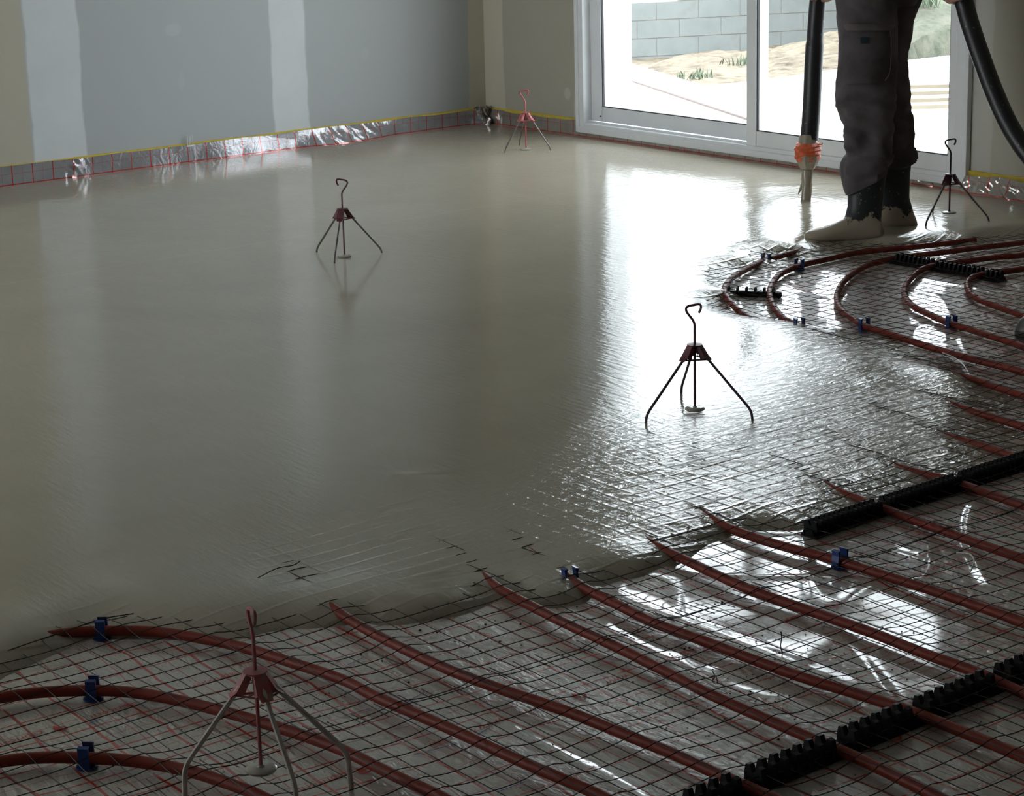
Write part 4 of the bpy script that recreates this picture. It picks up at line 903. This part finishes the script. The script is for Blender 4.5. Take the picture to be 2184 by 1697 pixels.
for i in range(14):
    t = i / 13; c_ = PD(1723, 304 + 38 * t, DNZ); rr_ = 0.043 + 0.007 * math.sin(t * 3.0) + 0.002 * (i % 3)
    R.append([tuple(c_ + r0 * math.cos(a) * (rr_ + .005 * float(noise2(a * 2, t * 5, 70)) + (.012 * t if math.cos(a) < -0.2 else 0) * (1 - t)) + f0 * math.sin(a) * rr_ + np.array([0, 0, .004 * float(noise2(a * 3, t * 3, 71))])) for a in np.linspace(0, 2 * math.pi, 28, endpoint=False)])
mb.rings(R); hchild(mb.build('tape_wrap', M['orange'], smooth=False))
mb = MB(); mb.tube([PD(1745, 307, DNZ - .03), PD(1752, 308, DNZ - .03), PD(1754, 305, DNZ - .03)], .003, 6); hchild(mb.build('tape_tail', M['orange']))
mb = MB(); cz = PD(1723, 350, DNZ)
mb.lathe([(.020, PD(1723, 362, DNZ)[2]), (.030, PD(1723, 360, DNZ)[2]), (.038, PD(1723, 352, DNZ)[2]), (.048, PD(1723, 340, DNZ)[2]), (.049, PD(1723, 332, DNZ)[2]), (.040, PD(1723, 326, DNZ)[2]), (.02, PD(1723, 325, DNZ)[2])], (cz[0], cz[1], 0), 6)
hchild(mb.build('nozzle_nut', M['screed_drip']))
mb = MB(); sb = P(1719, 434, -0.004); stt = PD(1722, 361, DNZ)
R = []
for i in range(20):
    t = i / 19; c_ = stt * (1 - t) + sb * t; rr_ = .0225 - .003 * t + (.012 * max(0, t - .9) / .1)
    R.append([tuple(c_ + rr_ * (1 + .05 * math.sin(a * 3 + t * 9)) * np.array([math.cos(a), math.sin(a), 0])) for a in np.linspace(0, 2 * math.pi, 20, endpoint=False)])
mb.rings(R); mb.tube([stt - r0 * .022 + np.array([0, 0, -.05]), stt - r0 * .026 + np.array([0, 0, -.08]), stt - r0 * .036 + np.array([0, 0, -.10])], [.002, .006, .002], 6)
tag(mb.build('poured_stream', M['screed_drip'], smooth=True), 'beige stream of liquid screed falling from the hose mouth', 'liquid stream')

# boot toe entering from the right
bo = MB(); tp = P(2163, 718, FILM); dirb = np.array([0.80, 0.60, 0]) ; dirb /= np.linalg.norm(dirb); sd_ = np.array([-dirb[1], dirb[0], 0])
RR = []
for s_, ht, wd in ((0, .02, .012), (.012, .052, .034), (.03, .068, .044), (.06, .078, .048), (.10, .082, .046), (.14, .10, .042), (.18, .13, .042), (.22, .15, .042), (.26, .14, .038), (.285, .10, .028)):
    c_ = tp + dirb * s_; ring = []
    for k in range(20):
        t = 2 * math.pi * k / 20; st = math.sin(t); ct = math.cos(t)
        ring.append(tuple(c_ + sd_ * wd * math.copysign(abs(ct) ** .7, ct) * (1 if st < 0 else 1 - .3 * st) + np.array([0, 0, ht * (0.45 + 0.55 * st) if st > 0 else ht * 0.45 * (1 - abs(st) ** .5)])))
    RR.append(ring)
bo.rings(RR); bo.rings([[tuple(tp + dirb * (.215 + .052 * math.cos(t)) + sd_ * .045 * math.sin(t) + np.array([0, 0, z_])) for t in np.linspace(0, 2 * math.pi, 20, endpoint=False)] for z_ in (.08, .14, .22, .32, .36)])
o = bo.build('rubber_boot', simple('dark_muddy_rubber', (0.03, 0.032, 0.026), (0.10, 0.09, 0.065), 22, 0.45), smooth=True)
rm = o.modifiers.new('fuse', 'REMESH'); rm.mode = 'VOXEL'; rm.voxel_size = 0.006; rm.use_smooth_shade = True
s_ = o.modifiers.new('smooth', 'SMOOTH'); s_.iterations = 4
tag(o, 'dark muddy rubber boot whose toe enters at the right edge', 'boot')

# ------------------------------------------------------------------ small stuff on the film
mb = MB()
def crumb(x, y, r, z=None):
    z = (float(film_z(x, y)) if z is None else z) + r * 0.6; V = []
    for d in ((1, 0, 0), (-1, 0, 0), (0, 1, 0), (0, -1, 0), (0, 0, 1), (0, 0, -1)):
        k = r * rng.uniform(0.6, 1.3); V.append((x + d[0] * k, y + d[1] * k, z + d[2] * k * 0.6))
    mb.add(V, [(0, 2, 4), (2, 1, 4), (1, 3, 4), (3, 0, 4), (2, 0, 5), (1, 2, 5), (3, 1, 5), (0, 3, 5)])
for (px, py, sp_, k) in ((1000, 1380, 90, 30), (1100, 1330, 60, 14), (1550, 1470, 120, 70), (1450, 1390, 30, 16), (1620, 1480, 90, 60), (1640, 1380, 40, 20), (1820, 1330, 90, 40), (1940, 1260, 60, 26), (1900, 1500, 120, 60), (700, 1500, 120, 40), (1300, 1550, 200, 60), (1950, 1400, 150, 60), (640, 1480, 50, 14), (1840, 1590, 40, 16), (2060, 1220, 40, 14), (450, 1500, 150, 25)):
    for _ in range(k):
        q = P(px + rng.randn() * sp_, py + rng.randn() * sp_ * 0.45, FILM)
        if q[0] > 5.62 and screed_level([q[0]], [q[1]])[0] < FILM and pipe_dist(q[0], q[1]) > 0.014: crumb(q[0], q[1], rng.choice([0.0010, 0.0013, 0.0018, 0.0024]))
for px, py in ((770, 1400), (815, 1412), (932, 1350), (896, 1345), (1035, 1335), (1110, 1332), (1066, 1370), (970, 1370), (872, 1457), (1470, 1384), (1478, 1388), (1600, 1480), (1660, 1577), (1460, 1387), (1525, 1290), (1540, 1285), (745, 1635)):
    q = P(px, py, FILM); crumb(q[0], q[1], 0.0038)
tag(mb.build('dirt_crumbs', simple('dry_dirt', (0.09, 0.06, 0.03), (0.03, 0.02, 0.015), 50, 0.9)), 'brown crumbs of dirt scattered over the gridded film', 'debris', None, 'stuff')
def bent_wire(pxs, mat, label, r=0.0011, name='wire_offcut'):
    mb = MB(); pts = [P(x, y, z) for x, y, z in pxs]; mb.tube(spline(pts, 0.005), r, 6); tag(mb.build(name, mat, smooth=True), label, 'wire')
bent_wire([(1666, 1347, .03), (1667, 1360, .014), (1665, 1378, -.006), (1669, 1392, FILM + .004)], M['wire'], 'short bent wire standing up between two pipes right of centre')
bent_wire([(1520, 1432, -.01), (1525, 1442, -.012), (1519, 1452, -.02), (1530, 1458, -.02), (1526, 1440, -.008), (1513, 1445, -.015)], M['wire'], 'little kinked wire offcut on the pipe at lower centre')
bent_wire([(2040, 1178, -.02), (2065, 1180, -.012), (2077, 1192, -.01), (2073, 1212, -.02), (2064, 1224, -.03)], simple('white_strap', (0.7, 0.7, 0.68), rough=0.3), 'curved white plastic strap lying on film right of the blue clip', 0.0018, 'plastic_strap')
bent_wire([(2010, 752, -.02), (2035, 762, -.022), (2055, 778, -.024), (2068, 800, -.028), (2072, 812, -.03)], simple('white_strap_far', (0.75, 0.75, 0.75), rough=0.25), 'curved white strap at the screed edge under the loops', 0.0016, 'plastic_strap')
for pxs, lab in (([(4, 1392, -.02), (60, 1372, -.016), (150, 1342, -.010), (215, 1320, -.004), (285, 1308, -.004)], 'long loose wire end lying over the screed at far left'),
                 ([(550, 1232, -.004), (590, 1212, -.002), (625, 1205, 0.0), (640, 1196, .003)], 'loose wire tip poking out of the screed above the foreground tripod'),
                 ([(1880, 612, -.015), (1845, 616, -.008), (1833, 612, -.01)], 'loose wire end between the looped pipes')):
    bent_wire(pxs, M['wire'], lab, 0.0012)

# ------------------------------------------------------------------ outside
def outz(v): return v
M['conc'] = simple('pale_concrete', (0.72, 0.72, 0.70), (0.66, 0.66, 0.64), 3, 0.8)
M['sand'] = simple('sandy_soil', (0.52, 0.42, 0.28), (0.30, 0.25, 0.18), 9, 0.95, bs=0.8, bd=0.05)
ZT = -0.12
mb = MB()
poly = [(-3.0, 0.345), (9.0, 0.345), (9.0, 11.0), (-0.75, 11.0), (-0.93, 4.9), (-1.0, 4.0), (-0.92, 2.9), (-1.05, 2.35), (-3.0, 3.2)]
V = [(x, y, ZT) for x, y in poly] + [(x, y, ZT - 0.12) for x, y in poly]; k = len(poly)
mb.add(V, [tuple(range(k)), tuple(range(2 * k - 1, k - 1, -1))] + [(i, (i + 1) % k, k + (i + 1) % k, k + i) for i in range(k)])
tag(mb.build('terrace', M['conc']), 'bright concrete terrace slab outside the patio door', 'terrace')
def board(p0, p1, w, name, label, h=0.03, mat=None):
    p0, p1 = np.array(p0), np.array(p1); d = p1 - p0; L = np.linalg.norm(d); c_ = (p0 + p1) / 2; nrm = np.array([-d[1], d[0]]) / L
    c_ = c_ + nrm * w / 2; mb = MB(); mb.box((c_[0], c_[1], ZT + h / 2 + 0.001), (L, abs(w), h), math.atan2(d[1], d[0]))
    return tag(mb.build(name, mat or M['conc'], bevel=0.004), label, 'board', 'pale boards outside the door')
board((-2.6, 2.78), (0.468, 1.451), 0.34, 'board', 'pale board lying outside the patio door, its far one', 0.022)
board((-2.2, 2.36), (0.43, 1.22), 0.20, 'board', 'pale board lying outside the patio door, its near one', 0.015)
lath = board((-1.9, 2.478), (0.468, 1.451), 0.022, 'lath', 'thin brown lath lying diagonally on the terrace behind the left pane', 0.03, simple('brown_lath', (0.16, 0.12, 0.11), rough=0.8))
V = []; nx_, ny_ = 24, 10; c4 = [np.array(P(*q, ZT))[:2] for q in ((1330, 202), (1484, 256), (1330, 246), (1460, 262))]
for i in range(nx_):
    for j in range(ny_):
        a, b_ = i / (nx_ - 1), j / (ny_ - 1); q = (c4[0] * (1 - a) + c4[1] * a) * (1 - b_) + (c4[2] * (1 - a) + c4[3] * a) * b_
        ed = min(1, 8 * a, 8 * (1 - a), 6 * b_, 6 * (1 - b_)); V.append((q[0], q[1], ZT + 0.001 + ed * (0.010 + 0.006 * float(noise2(q[0] * 14, q[1] * 14, 95)))))
mb = MB(); mb.add(V, [(i * ny_ + j, (i + 1) * ny_ + j, (i + 1) * ny_ + j + 1, i * ny_ + j + 1) for i in range(nx_ - 1) for j in range(ny_ - 1)])
tag(mb.build('sand_patch', simple('loose_sand', (0.26, 0.22, 0.165), (0.21, 0.175, 0.125), 14, 0.95), smooth=True), 'patch of loose sand on the terrace at the foot of the left pane', 'sand', None, 'stuff')
# terrain beyond the terrace, built in world metres
u_ax = r0[:2]; v_ax = f0[:2]
def terr(x, y):
    dx, dy = x - CAM[0], y - CAM[1]; u = dx * u_ax[0] + dy * u_ax[1]; v = dx * v_ax[0] + dy * v_ax[1]
    base = -0.17 - 0.088 * np.clip(v - 13.6, -2, 30)
    ud = u / v
    g = lambda c_, w_: np.exp(-((ud - c_) / w_) ** 2)
    far_ = np.exp(-((v - 22) / 3.5) ** 2)
    mound = (0.10 * g(0.09, 0.02) + 0.10 * g(0.125, 0.018) + 0.24 * g(0.150, 0.016)) * far_
    bank = np.clip((ud - 0.158) / 0.028, 0, 1) ** 1.3 * np.clip(v - 14.0, 0, 12) * 0.30
    nz_ = 0.045 * noise2(x * 1.3, y * 1.3, 80) + 0.03 * noise2(x * 3.7, y * 3.7, 81) + 0.02 * noise2(x * 9, y * 9, 82)
    near_ = np.clip((v - 13.0) / 2.5, 0.05, 1)
    return base + mound + bank + nz_ * near_
gu = np.linspace(-9, 12, 260); gv = np.linspace(8.2, 34, 380)
U_, V_ = np.meshgrid(gu, gv, indexing='ij'); X = CAM[0] + U_ * u_ax[0] + V_ * v_ax[0]; Y = CAM[1] + U_ * u_ax[1] + V_ * v_ax[1]
Z = terr(X, Y); ins = (Y < 0.5); Z = np.where(ins, -0.5, Z); Z = np.where((X > -1.1) & (Y < 11), np.minimum(Z, ZT - 0.14), Z)
Z = np.where((X > -1.5) & (X < 0.4) & (Y < 2.3) & (Y > 1), ZT - 0.012 + 0.006 * noise2(X * 6, Y * 6, 90), Z)
ni, nj = X.shape; I = np.arange(ni * nj).reshape(ni, nj); kq = (Y > 0.6)[:-1, :-1]
Q = np.stack([I[:-1, :-1], I[1:, :-1], I[1:, 1:], I[:-1, 1:]], -1)[kq]
m, nt, b, _ = newmat('sandy_ground_with_weeds'); geo = N(nt, 'ShaderNodeNewGeometry'); pos = geo.outputs['Position']
n1 = noise_n(nt, 4.5, 8, 0.7, pos); n2 = noise_n(nt, 1.1, 5, 0.6, pos)
c = ramp(nt, n1, [(0.34, (0.075, 0.058, 0.04)), (0.43, (0.18, 0.14, 0.10)), (0.54, (0.27, 0.22, 0.155)), (0.75, (0.31, 0.27, 0.21))])
at = N(nt, 'ShaderNodeAttribute', attribute_name='grass').outputs['Fac']
g = mth(nt, 'MULTIPLY', mth(nt, 'ADD', mth(nt, 'MULTIPLY', at, 0.9), mth(nt, 'SUBTRACT', n2, 0.66)), 3.0, clamp=True)
gc = ramp(nt, noise_n(nt, 8, 6, 0.7, pos), [(0.35, (0.07, 0.08, 0.055)), (0.5, (0.125, 0.13, 0.095)), (0.68, (0.18, 0.16, 0.125))])
c = mix_rgb(nt, g, c, gc); nt.links.new(c, b.inputs['Base Color']); setp(b, Roughness=0.95); bump(nt, b, n1, 0.8, 0.12)
ter = link('outside_ground', np_mesh('outside_ground', np.stack([X, Y, Z], -1).reshape(-1, 3), Q), m); ter['kind'] = 'structure'; ter.name = 'ground'
a = ter.data.attributes.new('grass', 'FLOAT', 'POINT'); a.data.foreach_set('value', np.clip((U_ / V_ - 0.165) / 0.02, 0, 1).ravel().astype(np.float32))
# weeds
def weed(px, py, dep, h, n_, label):
    base = PD(px, py, dep); z0 = float(terr(base[0], base[1])); mb = MB()
    for _ in range(n_):
        a = rng.uniform(0, 6.28); l = h * rng.uniform(.5, 1.1); t = rng.uniform(.4, 1.6); w = 0.006
        b0 = np.array([base[0] + rng.randn() * .08, base[1] + rng.randn() * .08, z0]); tip = b0 + np.array([math.cos(a) * t * l * .6, math.sin(a) * t * l * .6, l])
        s_ = np.array([-math.sin(a), math.cos(a), 0]) * w; md = (b0 + tip) / 2 + np.array([0, 0, l * .12])
        mb.add([b0 - s_, b0 + s_, md - s_, md + s_, tip], [(0, 1, 3, 2), (2, 3, 4)])
    tag(mb.build('weed', simple('weed_green', (0.07, 0.10, 0.06), (0.12, 0.15, 0.09), 12, 0.8)), label, 'weed')
weed(1490, 163, 15.2, 0.07, 50, 'small green weed on the sand, behind the left pane')
weed(1587, 118, 19.5, 0.10, 40, 'small green weed by the mullion at the foot of the block wall')
weed(1998, 95, 16.5, 0.28, 90, 'taller green weed on the bank seen right of the worker')
weed(1960, 110, 15.5, 0.14, 60, 'low green weeds on the bank beside the worker leg')
weed(2020, 60, 18.0, 0.2, 60, 'upper green weeds on the bank by the right door jamb')

# block wall, each block its own
bw = empty('wall_garden', (0, 0, 0)); bw['kind'] = 'structure'
m, nt, b, _ = newmat('grey_concrete_block'); geo = N(nt, 'ShaderNodeNewGeometry'); oi = N(nt, 'ShaderNodeObjectInfo')
n1 = noise_n(nt, 3, 5, 0.6, geo.outputs['Position']); cc = ramp(nt, n1, [(0.35, (0.23, 0.25, 0.25)), (0.6, (0.27, 0.295, 0.295)), (0.75, (0.22, 0.22, 0.195))])
cc = mix_rgb(nt, mth(nt, 'MULTIPLY', oi.outputs['Random'], 0.35), cc, (0.27, 0.29, 0.29)); nt.links.new(cc, b.inputs['Base Color']); setp(b, Roughness=0.9); bump(nt, b, noise_n(nt, 60, 3, 0.6, geo.outputs['Position']), 0.4, 0.004)
M['block'] = m; M['mortar'] = simple('mortar', (0.31, 0.30, 0.27), (0.27, 0.26, 0.24), 8, 0.9)
DW = 24.0; g0 = PD(1350, 43, DW); g1 = PD(1595, 32.6, DW + 0.35); wd_ = (g1 - g0); wd_[2] = 0; wd_ /= np.linalg.norm(wd_); wa = math.atan2(wd_[1], wd_[0])
mb = MB(); mb.box((0.245, 0, 0.095), (0.49, 0.19, 0.188)); bmesh_ = mb.mesh('block'); bmesh_.materials.append(M['block'])
zc = g0[2]
for row in range(-5, 9):
    zr = zc - 0.2 + 0.2 * row
    if row > 0 + 0: 
        pass
    for c_ in range(-9, 8):
        # the wall steps down at its left part: only the rows the photo shows there
        s_ = c_ * 0.5 + (0.02 if row % 2 == 0 else 0.25) + 0.0
        if row > 1 and s_ < 0.45: continue
        q = g0 + wd_ * s_; o = link('block', bmesh_, None, bw); o.location = (q[0] + wd_[1] * 0 , q[1], zr + rng.uniform(-.002, .002)); o.rotation_euler[2] = wa
for row in range(-5, 9):
    zr = zc - 0.2 + 0.2 * row; s0 = -4.4 if row <= 1 else 0.5; q = g0 + wd_ * ((s0 + 3.9) / 2); mb = MB()
    mb.box((q[0], q[1], zr + 0.094), (3.9 - s0, 0.178, 0.2), wa); mb.build('mortar', M['mortar'], bw)

# pallet on the terrace
pc = P(2045, 250, ZT); pal = empty('pallet', (float(pc[0]) + 0.10, float(pc[1]) + 0.10, ZT + 0.001), math.atan2(r0[1], r0[0])); tag(pal, 'light wooden pallet lying on the terrace beside the right door jamb', 'pallet')
M['wood'] = simple('pale_pallet_wood', (0.32, 0.27, 0.20), (0.25, 0.21, 0.155), 6, 0.8)
for y in (-0.42, -0.14, 0.16, 0.46): mb = MB(); mb.box((0, y, 0.125), (1.2, 0.13, 0.02)); mb.build('slat', M['wood'], pal)
for x in (-0.55, 0, 0.55):
    mb = MB(); mb.box((x, 0, 0.104), (0.1, 1.0, 0.02)); mb.build('slat', M['wood'], pal)
    for y in (-0.42, 0.02, 0.44): mb = MB(); mb.box((x, y, 0.055), (0.1, 0.12, 0.078)); mb.build('spacer_block', M['wood'], pal)
    mb = MB(); mb.box((x, 0, 0.0085), (0.1, 1.0, 0.016)); mb.build('slat', M['wood'], pal)
